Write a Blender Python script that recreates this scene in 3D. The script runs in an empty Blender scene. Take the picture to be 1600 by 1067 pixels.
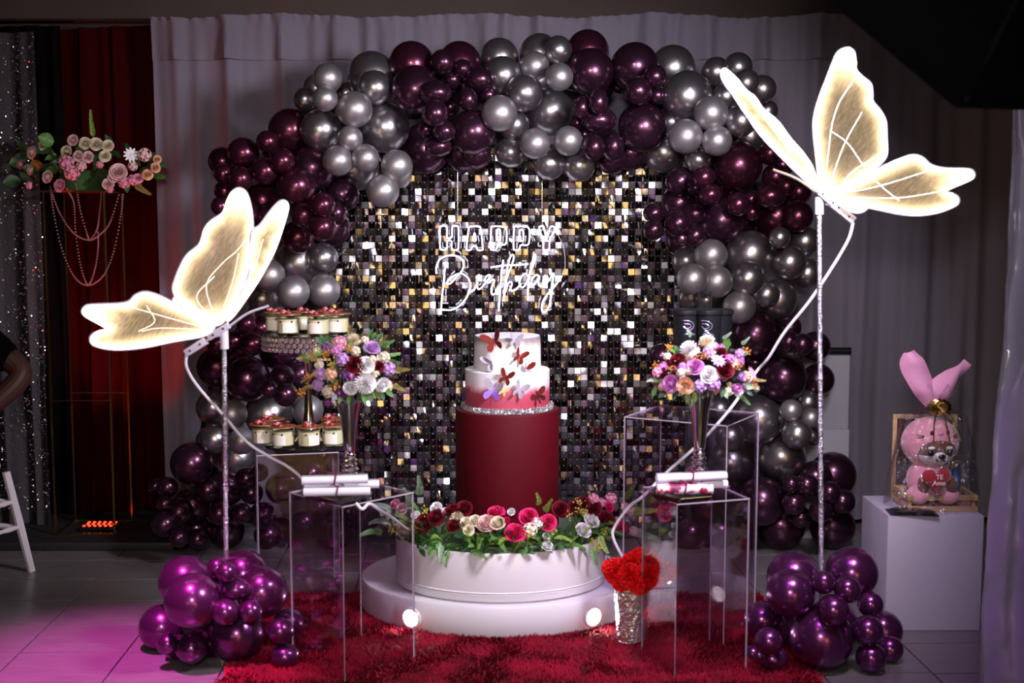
import bpy, bmesh, math, random
from mathutils import Vector, Matrix, noise, Euler

RN = random.Random(11)
PI = math.pi
SC = bpy.context.scene
COL = SC.collection

# ---------------------------------------------------------------- camera, world, lights, exposure
F = 1900.0
PITCH = math.atan(187 / F)
CAM = Vector((0, 0, 1.5))
cd = bpy.data.cameras.new('camera')
cd.sensor_width = 36.0
cd.lens = 36.0 * F / 1600
cd.clip_start = 0.05
cd.dof.use_dof = True
cd.dof.focus_distance = 5.15
cd.dof.aperture_fstop = 2.2
cam = bpy.data.objects.new('camera', cd)
cam.location = CAM
cam.rotation_euler = (PI / 2 - PITCH, 0, 0)
COL.objects.link(cam)
SC.camera = cam

w = bpy.data.worlds.new('world')
SC.world = w
w.use_nodes = True
w.node_tree.nodes['Background'].inputs[0].default_value = (0.5, 0.42, 0.55, 1)
w.node_tree.nodes['Background'].inputs[1].default_value = 0.01

SC.view_settings.view_transform = 'Standard'
SC.view_settings.look = 'None'
SC.view_settings.gamma = 1
SC.view_settings.use_curve_mapping = False
SC.view_settings.exposure = 0.0
SC.cycles.max_bounces = 10
SC.cycles.transparent_max_bounces = 24
SC.cycles.glossy_bounces = 4
SC.cycles.diffuse_bounces = 3
SC.cycles.sample_clamp_indirect = 4.0

KEY_W = 38.0         # watts of the gridded softbox
PINK_W = 1100.0
VIOLET_W = 80.0
RED_W = 60.0
CAKE_W = 14.0
FLOOR_FILL_W = 60.0
REAR_W = 260.0
FRONT_W = 10.0

def spot(name, loc, target, col, power, angle, blend=0.6, size=0.05):
    l = bpy.data.lights.new(name, 'SPOT')
    l.color = col
    l.energy = power
    l.spot_size = math.radians(angle)
    l.spot_blend = blend
    l.shadow_soft_size = size
    o = bpy.data.objects.new(name, l)
    o.location = loc
    o.rotation_euler = (Vector(target) - Vector(loc)).to_track_quat('-Z', 'Y').to_euler()
    COL.objects.link(o)
    return o

spot('magenta_par_light', (-1.15, 3.0, 2.75), (-1.36, 3.86, 0), (1.0, 0.10, 0.75), PINK_W, 31, 0.9)
spot('violet_par_light', (0.45, 2.9, 2.75), (0.9, 4.0, 0), (0.62, 0.12, 1.0), VIOLET_W, 50, 0.8)

spot('cake_spot_light', (0.25, 3.25, 2.95), (-0.04, 4.45, 0.35), (1.0, 0.88, 0.97), CAKE_W, 42, 0.9, 0.05)
spot('floor_fill_spot', (-0.4, 1.6, 3.1), (-0.4, 1.7, 0), (0.95, 0.85, 1.0), FLOOR_FILL_W, 95, 0.9, 0.1)  # added lamp: lit floor for the lower sequins to mirror, plus bounce fill
spot('rear_glint_spot', (-2.2, -2.2, 0.4), (-1.4, -4.2, 1.4), (0.55, 0.25, 1.0), REAR_W, 55, 0.9, 0.1)  # three added spots colour the unseen rear wall for sequin reflections
spot('rear_glint_spot', (0.4, -2.0, 0.4), (0.2, -4.2, 1.3), (1.0, 0.55, 0.72), REAR_W, 55, 0.9, 0.1)
spot('rear_glint_spot', (2.4, -2.2, 0.4), (2.0, -4.2, 1.6), (1.0, 0.72, 0.42), REAR_W * 1.3, 55, 0.9, 0.1)
fl = bpy.data.lights.new('front_flash_light', 'AREA')
fl.shape = 'DISK'; fl.size = 0.36; fl.energy = FRONT_W; fl.color = (1.0, 0.95, 0.98); fl.spread = math.radians(54)
fo = bpy.data.objects.new('front_flash_light', fl)
fo.location = (-0.15, -0.25, 2.02)
fo.rotation_euler = (Vector((0.0, 5.0, 1.05)) - fo.location).to_track_quat('-Z', 'Y').to_euler()
COL.objects.link(fo)

# ---------------------------------------------------------------- helpers
CT, ST = math.cos(PITCH), math.sin(PITCH)

def ray(px, py):
    u = (px - 800) / F
    v = (533.5 - py) / F
    return Vector((u, CT + v * ST, v * CT - ST))

def at(px, py, Y):
    d = ray(px, py)
    return CAM + d * (Y / d.y)

def on(px, py, z):
    d = ray(px, py)
    return CAM + d * ((z - 1.5) / d.z)

class MB:
    def __init__(s):
        s.v = []; s.f = []; s.m = []
    def add(s, vs, fs, mi=0):
        b = len(s.v)
        s.v += [tuple(p) for p in vs]
        s.f += [tuple(b + i for i in q) for q in fs]
        s.m += [mi] * len(fs)
    def box(s, c, d, rot=None, mi=0, bev=0.0):
        hx, hy, hz = d[0] / 2, d[1] / 2, d[2] / 2
        if bev <= 0:
            P = [(x, y, z) for x in (-hx, hx) for y in (-hy, hy) for z in (-hz, hz)]
            Q = [(0, 1, 3, 2), (4, 6, 7, 5), (0, 4, 5, 1), (2, 3, 7, 6), (0, 2, 6, 4), (1, 5, 7, 3)]
        else:
            bm = bmesh.new()
            bmesh.ops.create_cube(bm, size=1)
            for v in bm.verts:
                v.co = Vector((v.co.x * d[0], v.co.y * d[1], v.co.z * d[2]))
            bmesh.ops.bevel(bm, geom=bm.edges[:], offset=bev, segments=2, profile=0.6, affect='EDGES')
            bm.verts.index_update()
            P = [v.co.copy() for v in bm.verts]
            Q = [tuple(v.index for v in f.verts) for f in bm.faces]
            bm.free()
        c = Vector(c)
        P = [Vector(p) for p in P]
        if rot is not None:
            if not isinstance(rot, Matrix):
                rot = Euler(rot).to_matrix()
            P = [rot @ p for p in P]
        s.add([p + c for p in P], Q, mi)
    def tube(s, pts, r, seg=6, closed=False, mi=0, cap=True):
        pts = [Vector(p) for p in pts]
        n = len(pts)
        rs = r if isinstance(r, (list, tuple)) else [r] * n
        up = None
        rings = []
        for i, p in enumerate(pts):
            if closed:
                t = pts[(i + 1) % n] - pts[i - 1]
            else:
                t = pts[min(i + 1, n - 1)] - pts[max(i - 1, 0)]
            if t.length < 1e-9:
                t = Vector((0, 0, 1))
            t.normalize()
            if up is None:
                up = t.orthogonal().normalized()
            up = (up - t * up.dot(t))
            if up.length < 1e-6:
                up = t.orthogonal()
            up.normalize()
            bi = t.cross(up)
            rings.append([p + (up * math.cos(2 * PI * k / seg) + bi * math.sin(2 * PI * k / seg)) * rs[i] for k in range(seg)])
        V = [q for g in rings for q in g]
        Q = []
        for i in range(n if closed else n - 1):
            a, b = i * seg, ((i + 1) % n) * seg
            for k in range(seg):
                Q.append((a + k, a + (k + 1) % seg, b + (k + 1) % seg, b + k))
        if cap and not closed:
            Q.append(tuple(range(seg))[::-1])
            Q.append(tuple(range((n - 1) * seg, n * seg)))
        s.add(V, Q, mi)
    def lathe(s, prof, seg=24, c=(0, 0, 0), sx=1.0, sy=1.0, mi=0, caps=True):
        c = Vector(c)
        V = []; Q = []
        for r, z in prof:
            for k in range(seg):
                a = 2 * PI * k / seg
                V.append(c + Vector((r * sx * math.cos(a), r * sy * math.sin(a), z)))
        for i in range(len(prof) - 1):
            for k in range(seg):
                a, b = i * seg, (i + 1) * seg
                Q.append((a + k, a + (k + 1) % seg, b + (k + 1) % seg, b + k))
        if caps:
            if prof[0][0] > 1e-5:
                Q.append(tuple(range(seg))[::-1])
            if prof[-1][0] > 1e-5:
                Q.append(tuple(range((len(prof) - 1) * seg, len(prof) * seg)))
        s.add(V, Q, mi)
    def ball(s, c, r, seg=8, rings=5, mi=0, sc=(1, 1, 1)):
        c = Vector(c)
        V = [c + Vector((0, 0, -r * sc[2]))]
        Q = []
        for i in range(1, rings):
            a = -PI / 2 + PI * i / rings
            for k in range(seg):
                b = 2 * PI * k / seg
                V.append(c + Vector((r * sc[0] * math.cos(a) * math.cos(b), r * sc[1] * math.cos(a) * math.sin(b), r * sc[2] * math.sin(a))))
        V.append(c + Vector((0, 0, r * sc[2])))
        for k in range(seg):
            Q.append((0, 1 + (k + 1) % seg, 1 + k))
        for i in range(rings - 2):
            for k in range(seg):
                a = 1 + i * seg
                Q.append((a + k, a + (k + 1) % seg, a + seg + (k + 1) % seg, a + seg + k))
        t = len(V) - 1
        a = 1 + (rings - 2) * seg
        for k in range(seg):
            Q.append((a + k, a + (k + 1) % seg, t))
        s.add(V, Q, mi)
    def grid(s, fn, nu, nv, mi=0):
        V = [fn(i / nu, j / nv) for j in range(nv + 1) for i in range(nu + 1)]
        Q = []
        for j in range(nv):
            for i in range(nu):
                a = j * (nu + 1) + i
                Q.append((a, a + 1, a + nu + 2, a + nu + 1))
        s.add(V, Q, mi)
    def mesh(s, name, mats, smooth=True):
        me = bpy.data.meshes.new(name)
        me.from_pydata([tuple(p) for p in s.v], [], s.f)
        for m in (mats if isinstance(mats, (list, tuple)) else [mats]):
            me.materials.append(m)
        if len(set(s.m)) > 1:
            me.polygons.foreach_set('material_index', s.m)
        if smooth:
            me.polygons.foreach_set('use_smooth', [True] * len(s.f))
            try:
                me.set_sharp_from_angle(angle=math.radians(42))
            except Exception:
                pass
        me.update()
        return me

def link(name, data, parent=None, loc=(0, 0, 0), rot=None, scale=None):
    o = bpy.data.objects.new(name, data)
    COL.objects.link(o)
    if parent is not None:
        o.parent = parent
    o.location = loc
    if rot is not None:
        o.rotation_euler = rot
    if scale is not None:
        o.scale = scale if isinstance(scale, (tuple, list, Vector)) else (scale,) * 3
    return o

def tag(o, label=None, cat=None, group=None, kind=None):
    if label: o['label'] = label
    if cat: o['category'] = cat
    if group: o['group'] = group
    if kind: o['kind'] = kind
    return o

def thing(name, label, cat, loc=(0, 0, 0), rz=0.0, group=None):
    o = bpy.data.objects.new(name, None)
    o.empty_display_size = 0.05
    COL.objects.link(o)
    o.location = loc
    o.rotation_euler = (0, 0, rz)
    return tag(o, label, cat, group)

def part(name, mb, mats, parent, loc=(0, 0, 0), rot=None, label=None, kind=None, smooth=True, scale=None):
    o = link(name, mb if isinstance(mb, bpy.types.Mesh) else mb.mesh(name, mats, smooth), parent, loc, rot, scale)
    return tag(o, label, None, None, kind)

def solo(name, mb, mats, label, cat, loc=(0, 0, 0), rz=0.0, group=None, smooth=True):
    o = link(name, mb.mesh(name, mats, smooth), None, loc, (0, 0, rz))
    return tag(o, label, cat, group)

def struct(name, mb, mats, parent=None, smooth=False):
    o = link(name, mb.mesh(name, mats, smooth), parent)
    if parent is None:
        o['kind'] = 'structure'
    return o

def copy_tree(o, parent=None):
    c = o.copy()
    COL.objects.link(c)
    if parent is not None:
        c.parent = parent
    for ch in list(o.children):
        copy_tree(ch, c)
    return c

def crom(P, n=6, closed=False):
    P = [Vector(p) for p in P]
    out = []
    m = len(P)
    for i in range(m if closed else m - 1):
        p1, p2 = P[i], P[(i + 1) % m]
        p0 = P[i - 1] if (i > 0 or closed) else p1 + (p1 - p2)
        p3 = P[(i + 2) % m] if (i + 2 < m or closed) else p2 + (p2 - p1)
        for k in range(n):
            t = k / n
            out.append(0.5 * ((2 * p1) + (p2 - p0) * t + (2 * p0 - 5 * p1 + 4 * p2 - p3) * t * t + (3 * p1 - p0 - 3 * p2 + p3) * t ** 3))
    if not closed:
        out.append(P[-1])
    return out

# ---------------------------------------------------------------- materials
MATS = {}
def mat(name, col, rough=0.5, metal=0.0, emit=None, es=0.0, var=0.0, vscale=20.0, bump=0.0, bscale=80.0, sheen=0.0, coat=0.0, trans=0.0, spec=None, col2=None, stretch=None):
    m = bpy.data.materials.new(name)
    MATS[name] = m
    m.use_nodes = True
    nt = m.node_tree
    b = nt.nodes['Principled BSDF']
    b.inputs['Base Color'].default_value = (*col, 1)
    b.inputs['Roughness'].default_value = rough
    b.inputs['Metallic'].default_value = metal
    if spec is not None: b.inputs['Specular IOR Level'].default_value = spec
    if sheen: b.inputs['Sheen Weight'].default_value = sheen
    if coat:
        b.inputs['Coat Weight'].default_value = coat
        b.inputs['Coat Roughness'].default_value = 0.08
    if trans: b.inputs['Transmission Weight'].default_value = trans
    if emit is not None:
        b.inputs['Emission Color'].default_value = (*emit, 1)
        b.inputs['Emission Strength'].default_value = es
    if var or bump or col2:
        tc = nt.nodes.new('ShaderNodeTexCoord')
        src = tc.outputs['Object']
        if stretch:
            mp = nt.nodes.new('ShaderNodeMapping')
            mp.inputs['Scale'].default_value = stretch
            nt.links.new(src, mp.inputs[0])
            src = mp.outputs[0]
    if var or col2:
        n = nt.nodes.new('ShaderNodeTexNoise')
        n.inputs['Scale'].default_value = vscale
        n.inputs['Detail'].default_value = 5
        nt.links.new(src, n.inputs['Vector'])
        rp = nt.nodes.new('ShaderNodeValToRGB')
        c2 = col2 or tuple(min(1, c * (1 + var)) for c in col)
        c1 = col if col2 else tuple(c * (1 - var) for c in col)
        rp.color_ramp.elements[0].color = (*c1, 1)
        rp.color_ramp.elements[1].color = (*c2, 1)
        rp.color_ramp.elements[0].position = 0.35
        rp.color_ramp.elements[1].position = 0.65
        nt.links.new(n.outputs[0], rp.inputs[0])
        nt.links.new(rp.outputs[0], b.inputs['Base Color'])
    if bump:
        n2 = nt.nodes.new('ShaderNodeTexNoise')
        n2.inputs['Scale'].default_value = bscale
        n2.inputs['Detail'].default_value = 4
        nt.links.new(src, n2.inputs['Vector'])
        bp = nt.nodes.new('ShaderNodeBump')
        bp.inputs['Strength'].default_value = bump
        bp.inputs['Distance'].default_value = 0.01
        nt.links.new(n2.outputs[0], bp.inputs['Height'])
        nt.links.new(bp.outputs[0], b.inputs['Normal'])
    return m

def clear(name, tint=(0.92, 0.9, 0.95), refl=0.10, rough=0.02, ior=1.45, crinkle=0):
    """thin clear sheet: see-through with a Fresnel mirror"""
    m = bpy.data.materials.new(name)
    m.use_nodes = True
    nt = m.node_tree
    nt.nodes.clear()
    o = nt.nodes.new('ShaderNodeOutputMaterial')
    t = nt.nodes.new('ShaderNodeBsdfTransparent'); t.inputs[0].default_value = (*tint, 1)
    g = nt.nodes.new('ShaderNodeBsdfGlossy'); g.inputs[0].default_value = (1, 1, 1, 1); g.inputs['Roughness'].default_value = rough
    lw = nt.nodes.new('ShaderNodeLayerWeight'); lw.inputs['Blend'].default_value = 0.5
    pw = nt.nodes.new('ShaderNodeMath'); pw.operation = 'POWER'; pw.inputs[1].default_value = 4.0
    ad = nt.nodes.new('ShaderNodeMath'); ad.operation = 'MULTIPLY_ADD'; ad.inputs[1].default_value = 0.7; ad.inputs[2].default_value = refl
    ad.use_clamp = True
    mx = nt.nodes.new('ShaderNodeMixShader')
    nt.links.new(lw.outputs['Facing'], pw.inputs[0])
    nt.links.new(pw.outputs[0], ad.inputs[0])
    nt.links.new(ad.outputs[0], mx.inputs[0])
    nt.links.new(t.outputs[0], mx.inputs[1])
    nt.links.new(g.outputs[0], mx.inputs[2])
    nt.links.new(mx.outputs[0], o.inputs[0])
    if crinkle:
        tc = nt.nodes.new('ShaderNodeTexCoord')
        vo = nt.nodes.new('ShaderNodeTexNoise'); vo.inputs['Scale'].default_value = crinkle; vo.inputs['Detail'].default_value = 3; vo.inputs['Distortion'].default_value = 1.5
        bp = nt.nodes.new('ShaderNodeBump'); bp.inputs['Strength'].default_value = 1.0; bp.inputs['Distance'].default_value = 0.02
        nt.links.new(tc.outputs['Object'], vo.inputs['Vector']); nt.links.new(vo.outputs[0], bp.inputs['Height'])
        nt.links.new(bp.outputs[0], g.inputs['Normal'])
    MATS[name] = m
    return m

mat('wall_paint', (0.10, 0.072, 0.062), 0.8, var=0.06, vscale=3)
mat('rear_paint', (0.10, 0.09, 0.095), 0.8)
mat('rear_wall_paint', (0.45, 0.40, 0.42), 0.8)
mat('tile', (0.15, 0.132, 0.13), 0.32, var=0.12, vscale=6, stretch=(1.0, 9.0, 1.0), bump=0.03, bscale=10)
mat('grout', (0.05, 0.045, 0.045), 0.8)
mat('white_cloth', (0.185, 0.16, 0.205), 0.85, sheen=0.1, bump=0.06, bscale=400)
mat('red_cloth', (0.030, 0.0006, 0.001), 0.85, spec=0.05, bump=0.05, bscale=300)
mat('black_cloth', (0.003, 0.0025, 0.003), 0.95, spec=0.04, bump=0.05, bscale=300)
mat('silver_cloth', (0.032, 0.028, 0.034), 0.7, metal=0.0, bump=0.2, bscale=500)
mat('spangle', (0.9, 0.88, 0.92), 0.30, metal=0.9)
mat('black_matte', (0.012, 0.011, 0.013), 0.6)
mat('black_gloss', (0.010, 0.010, 0.012), 0.18, coat=0.4)
mat('black_plastic', (0.008, 0.008, 0.010), 0.42, spec=0.25)
mat('softbox_cloth', (0.003, 0.003, 0.0035), 0.95, bump=0.1, bscale=60, spec=0.05)
mat('softbox_front', (0.9, 0.9, 0.9), 0.8, emit=(0.90, 0.86, 1.0), es=1.5)
mat('balloon_purple', (0.10, 0.036, 0.074), 0.26, metal=0.88, coat=0.25, var=0.08, vscale=2)
mat('balloon_wine', (0.11, 0.024, 0.054), 0.27, metal=0.85, coat=0.3)
mat('balloon_silver', (0.44, 0.415, 0.44), 0.29, metal=0.95, var=0.05, vscale=2)
mat('balloon_satin', (0.43, 0.40, 0.42), 0.42, metal=0.85, var=0.05, vscale=2)
mat('balloon_violet', (0.16, 0.035, 0.14), 0.23, metal=0.82, coat=0.35)
mat('sequin_mirror', (0.33, 0.32, 0.35), 0.06, metal=1.0)
mat('sequin_soft', (0.34, 0.32, 0.36), 0.16, metal=1.0)
mat('sequin_satin', (0.34, 0.32, 0.35), 0.34, metal=0.95)
mat('pin_white', (0.9, 0.88, 0.9), 0.3)
mat('white_gloss', (0.66, 0.61, 0.64), 0.25, coat=0.4)
mat('white_satin', (0.70, 0.67, 0.71), 0.4)
mat('pedestal_white', (0.42, 0.40, 0.46), 0.5, var=0.02, vscale=5)
mat('burgundy_wrap', (0.068, 0.0012, 0.005), 0.6, spec=0.12, bump=0.08, bscale=120, var=0.06, vscale=8)
mat('glitter', (0.7, 0.68, 0.72), 0.22, metal=0.9, bump=1.0, bscale=420)
mat('lamp_white', (1, 1, 1), 0.4, emit=(1.0, 0.95, 0.88), es=110.0)
mat('chrome', (0.92, 0.89, 0.90), 0.10, metal=1.0)
mat('chrome_warm', (0.75, 0.66, 0.52), 0.12, metal=1.0)
mat('gold_metal', (0.50, 0.36, 0.14), 0.25, metal=1.0)
mat('crystal', (0.78, 0.72, 0.72), 0.06, metal=0.85)
mat('cut_glass', (0.92, 0.90, 0.90), 0.16, metal=0.85, bump=1.0, bscale=70)
mat('cream', (0.85, 0.74, 0.52), 0.55)
mat('label_paper', (0.84, 0.78, 0.68), 0.6)
mat('lid_brown', (0.28, 0.09, 0.025), 0.35)
mat('choc', (0.06, 0.01, 0.012), 0.4)
mat('pink_sugar', (0.80, 0.22, 0.24), 0.5)
mat('red_sugar', (0.30, 0.02, 0.03), 0.4)
mat('paper', (0.80, 0.76, 0.88), 0.6)
mat('ribbon_wine', (0.16, 0.01, 0.05), 0.4)
mat('cable', (0.78, 0.72, 0.80), 0.4)
mat('plastic_lilac', (0.62, 0.55, 0.68), 0.35)
mat('plastic_white', (0.80, 0.77, 0.82), 0.3)
mat('neon', (1, 1, 1), 0.4, emit=(0.93, 0.90, 1.0), es=2.4)
mat('wing_rim', (1, 1, 1), 0.4, emit=(1.0, 0.76, 0.42), es=6.0)
mat('wing_vein', (1, 1, 1), 0.4, emit=(1.0, 0.80, 0.46), es=0.95)
mat('pole_silver', (0.62, 0.60, 0.66), 0.18, metal=0.9, bump=1.0, bscale=130)
mat('rug_base', (0.20, 0.006, 0.016), 0.9)
mat('rug_pile', (0.21, 0.0025, 0.016), 0.8, var=0.35, vscale=9, spec=0.15)
mat('acrylic_edge', (0.46, 0.38, 0.46), 0.3)
mat('red_led', (1, 0.05, 0.02), 0.4, emit=(1, 0.03, 0.01), es=6.0)
mat('chair_white', (0.62, 0.58, 0.62), 0.4)
mat('glint_glow', (1, 0.8, 0.5), 0.5, emit=(1.0, 0.64, 0.18), es=2.7)  # emission of the panels added behind the camera
mat('skin', (0.06, 0.024, 0.016), 0.55)
mat('hair', (0.015, 0.010, 0.008), 0.5)
mat('bead', (0.70, 0.34, 0.34), 0.08, metal=0.6)
mat('plush_pink', (0.80, 0.34, 0.42), 0.9, sheen=0.6, bump=0.15, bscale=300)
mat('plush_brown', (0.16, 0.075, 0.04), 0.9, sheen=0.4, bump=0.15, bscale=300)
mat('plush_white', (0.78, 0.74, 0.76), 0.9, sheen=0.5, bump=0.15, bscale=300)
mat('heart_red', (0.30, 0.006, 0.014), 0.8, sheen=0.5)
mat('wood', (0.46, 0.30, 0.15), 0.6, var=0.2, vscale=8, stretch=(1, 6, 6))
mat('tissue_pink', (0.80, 0.34, 0.58), 0.75, bump=0.3, bscale=30)
mat('blue_card', (0.05, 0.13, 0.42), 0.5)
mat('plastic_sheet', (0.34, 0.33, 0.46), 0.22, coat=0.5, bump=0.55, bscale=9, stretch=(1, 1, 0.35))
# flowers
for n_, c_ in dict(f_white=(0.82, 0.79, 0.80), f_cream=(0.80, 0.70, 0.52), f_blush=(0.80, 0.52, 0.52), f_wine=(0.13, 0.006, 0.014), f_hot=(0.62, 0.02, 0.12),
                   f_lilac=(0.52, 0.28, 0.62), f_mauve=(0.58, 0.20, 0.50), f_pink=(0.75, 0.30, 0.42), f_peach=(0.78, 0.45, 0.28), f_plum=(0.16, 0.05, 0.22), f_red=(0.85, 0.012, 0.012)).items():
    mat(n_, c_, 0.65, var=0.14, vscale=3, spec=0.2)
mat('berry_orange', (0.62, 0.25, 0.05), 0.5, var=0.3, vscale=4)
mat('berry_yellow', (0.62, 0.52, 0.08), 0.5)
mat('leaf_green', (0.09, 0.22, 0.04), 0.45, var=0.35, vscale=5)
mat('leaf_dark', (0.03, 0.085, 0.025), 0.45, var=0.3, vscale=5)
mat('leaf_sage', (0.22, 0.32, 0.20), 0.5, var=0.2, vscale=5)
mat('leaf_olive', (0.22, 0.17, 0.04), 0.5, var=0.3, vscale=5)
mat('leaf_lime', (0.22, 0.36, 0.05), 0.45, var=0.3, vscale=5)
mat('stem_dark', (0.03, 0.03, 0.02), 0.5)
clear('acrylic', (0.94, 0.91, 0.95), 0.045, 0.02, 1.35)
clear('cellophane', (0.93, 0.92, 0.95), 0.09, 0.14, 1.28, 22)
clear('sign_plate', (0.98, 0.98, 0.99), 0.012, 0.02)
clear('jar_glass', (0.93, 0.95, 0.92), 0.04, 0.02, 1.4)

# flat print: white scroll printed with wine blotches
def print_mat():
    m = mat('printed_paper', (0.8, 0.74, 0.85), 0.5)
    nt = m.node_tree
    b = nt.nodes['Principled BSDF']
    tc = nt.nodes.new('ShaderNodeTexCoord')
    v = nt.nodes.new('ShaderNodeTexVoronoi'); v.inputs['Scale'].default_value = 42
    n = nt.nodes.new('ShaderNodeTexNoise'); n.inputs['Scale'].default_value = 34
    ad = nt.nodes.new('ShaderNodeMix'); ad.data_type = 'RGBA'; ad.inputs[0].default_value = 0.02
    rp = nt.nodes.new('ShaderNodeValToRGB')
    e = rp.color_ramp.elements
    e[0].color = (0.10, 0.01, 0.06, 1); e[0].position = 0.38
    e[1].color = (0.8, 0.74, 0.85, 1); e[1].position = 0.56
    x = e.new(0.47); x.color = (0.5, 0.02, 0.06, 1)
    nt.links.new(tc.outputs['Object'], v.inputs['Vector'])
    nt.links.new(tc.outputs['Object'], n.inputs['Vector'])
    nt.links.new(n.outputs[0], rp.inputs[0])
    nt.links.new(rp.outputs[0], b.inputs['Base Color'])
print_mat()

# cake paint: white shading to wine at the foot, grey-gold airbrush at the top rim
def cake_mat(name, z0, z1, wine, top=None):
    m = mat(name, (0.78, 0.72, 0.76), 0.45)
    nt = m.node_tree
    b = nt.nodes['Principled BSDF']
    tc = nt.nodes.new('ShaderNodeTexCoord')
    sp = nt.nodes.new('ShaderNodeSeparateXYZ')
    n = nt.nodes.new('ShaderNodeTexNoise'); n.inputs['Scale'].default_value = 26; n.inputs['Detail'].default_value = 8
    mr = nt.nodes.new('ShaderNodeMapRange')
    mr.inputs['From Min'].default_value = z0; mr.inputs['From Max'].default_value = z1
    ma = nt.nodes.new('ShaderNodeMath'); ma.operation = 'MULTIPLY_ADD'; ma.inputs[1].default_value = 0.35; ma.inputs[2].default_value = -0.17
    ad = nt.nodes.new('ShaderNodeMath'); ad.operation = 'ADD'
    rp = nt.nodes.new('ShaderNodeValToRGB')
    e = rp.color_ramp.elements
    for q in wine[2:]:
        e.new(q[0]).color = (*q[1], 1)
    for i, q in enumerate(sorted(wine)):
        e[i].position = q[0]; e[i].color = (*q[1], 1)
    L = nt.links.new
    L(tc.outputs['Object'], sp.inputs[0]); L(tc.outputs['Object'], n.inputs['Vector'])
    L(sp.outputs['Z'], mr.inputs['Value']); L(n.outputs[0], ma.inputs[0])
    L(mr.outputs[0], ad.inputs[0]); L(ma.outputs[0], ad.inputs[1]); L(ad.outputs[0], rp.inputs[0])
    L(rp.outputs[0], b.inputs['Base Color'])
    return m
WHT = (0.68, 0.63, 0.67)
cake_mat('cake_lower', 0, 0.142, [(0.0, (0.30, 0.03, 0.06)), (0.40, (0.42, 0.06, 0.10)), (0.56, (0.74, 0.50, 0.56)), (0.7, WHT)])
cake_mat('cake_upper', 0, 0.118, [(0.0, WHT), (0.72, WHT), (0.88, (0.40, 0.35, 0.30)), (1.0, (0.22, 0.18, 0.20))])

# luminous wing film: edge-lit sheet, the film is see-through where little light reaches it
def film_mat():
    m = bpy.data.materials.new('wing_film')
    m.use_nodes = True
    nt = m.node_tree
    nt.nodes.clear()
    N = nt.nodes.new
    L = nt.links.new
    o = N('ShaderNodeOutputMaterial')
    a = N('ShaderNodeAttribute'); a.attribute_name = 'glow'
    tc = N('ShaderNodeTexCoord')
    m0 = N('ShaderNodeMapping'); m0.inputs['Rotation'].default_value = (0, 0.95, 0.0)
    mp = N('ShaderNodeMapping'); mp.inputs['Scale'].default_value = (26, 26, 300)
    n = N('ShaderNodeTexNoise'); n.inputs['Scale'].default_value = 1.0; n.inputs['Detail'].default_value = 6; n.inputs['Distortion'].default_value = 1.2
    L(tc.outputs['Object'], m0.inputs[0]); L(m0.outputs[0], mp.inputs[0]); L(mp.outputs[0], n.inputs['Vector'])
    fi = N('ShaderNodeMapRange'); fi.inputs['From Min'].default_value = 0.42; fi.inputs['From Max'].default_value = 0.62
    L(n.outputs[0], fi.inputs['Value'])
    pw = N('ShaderNodeMath'); pw.operation = 'POWER'; pw.inputs[1].default_value = 1.35
    L(a.outputs['Fac'], pw.inputs[0])
    st = N('ShaderNodeMath'); st.operation = 'MULTIPLY_ADD'; st.inputs[1].default_value = 4.2; st.inputs[2].default_value = 0.58
    L(pw.outputs[0], st.inputs[0])
    fm = N('ShaderNodeMath'); fm.operation = 'MULTIPLY_ADD'; fm.inputs[1].default_value = 0.55; fm.inputs[2].default_value = 0.0
    L(fi.outputs[0], fm.inputs[0])
    sm = N('ShaderNodeMath'); sm.operation = 'ADD'
    L(st.outputs[0], sm.inputs[0]); L(fm.outputs[0], sm.inputs[1])
    em = N('ShaderNodeEmission')
    cr = N('ShaderNodeMix'); cr.data_type = 'RGBA'
    cr.inputs[6].default_value = (1.0, 0.70, 0.40, 1); cr.inputs[7].default_value = (1.0, 0.72, 0.37, 1)
    L(a.outputs['Fac'], cr.inputs[0]); L(cr.outputs[2], em.inputs[0])
    L(sm.outputs[0], em.inputs['Strength'])
    tr = N('ShaderNodeBsdfTransparent'); tr.inputs[0].default_value = (0.9, 0.88, 0.85, 1)
    al = N('ShaderNodeMath'); al.operation = 'MULTIPLY_ADD'; al.inputs[1].default_value = 0.65; al.inputs[2].default_value = 0.40; al.use_clamp = True
    L(a.outputs['Fac'], al.inputs[0])
    mx = N('ShaderNodeMixShader')
    L(al.outputs[0], mx.inputs[0]); L(tr.outputs[0], mx.inputs[1]); L(em.outputs[0], mx.inputs[2])
    L(mx.outputs[0], o.inputs[0])
    MATS['wing_film'] = m
film_mat()

# iridescent foil
def foil_mat(name, c1, c2, scale):
    m = mat(name, c1, 0.15, metal=0.8)
    nt = m.node_tree
    b = nt.nodes['Principled BSDF']
    tc = nt.nodes.new('ShaderNodeTexCoord')
    n = nt.nodes.new('ShaderNodeTexNoise'); n.inputs['Scale'].default_value = scale
    rp = nt.nodes.new('ShaderNodeValToRGB')
    e = rp.color_ramp.elements
    e[0].color = (*c1, 1); e[0].position = 0.35
    e[1].color = (*c2, 1); e[1].position = 0.65
    nt.links.new(tc.outputs['Object'], n.inputs['Vector'])
    nt.links.new(n.outputs[0], rp.inputs[0])
    nt.links.new(rp.outputs[0], b.inputs['Base Color'])
    return m
foil_mat('foil_logo', (0.85, 0.55, 0.95), (0.55, 0.85, 1.0), 60)
foil_mat('foil_wine', (0.11, 0.010, 0.014), (0.30, 0.045, 0.03), 40)
foil_mat('foil_pale', (0.36, 0.28, 0.36), (0.58, 0.55, 0.62), 40)
foil_mat('foil_gold', (0.85, 0.62, 0.30), (0.9, 0.75, 0.5), 40)
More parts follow.
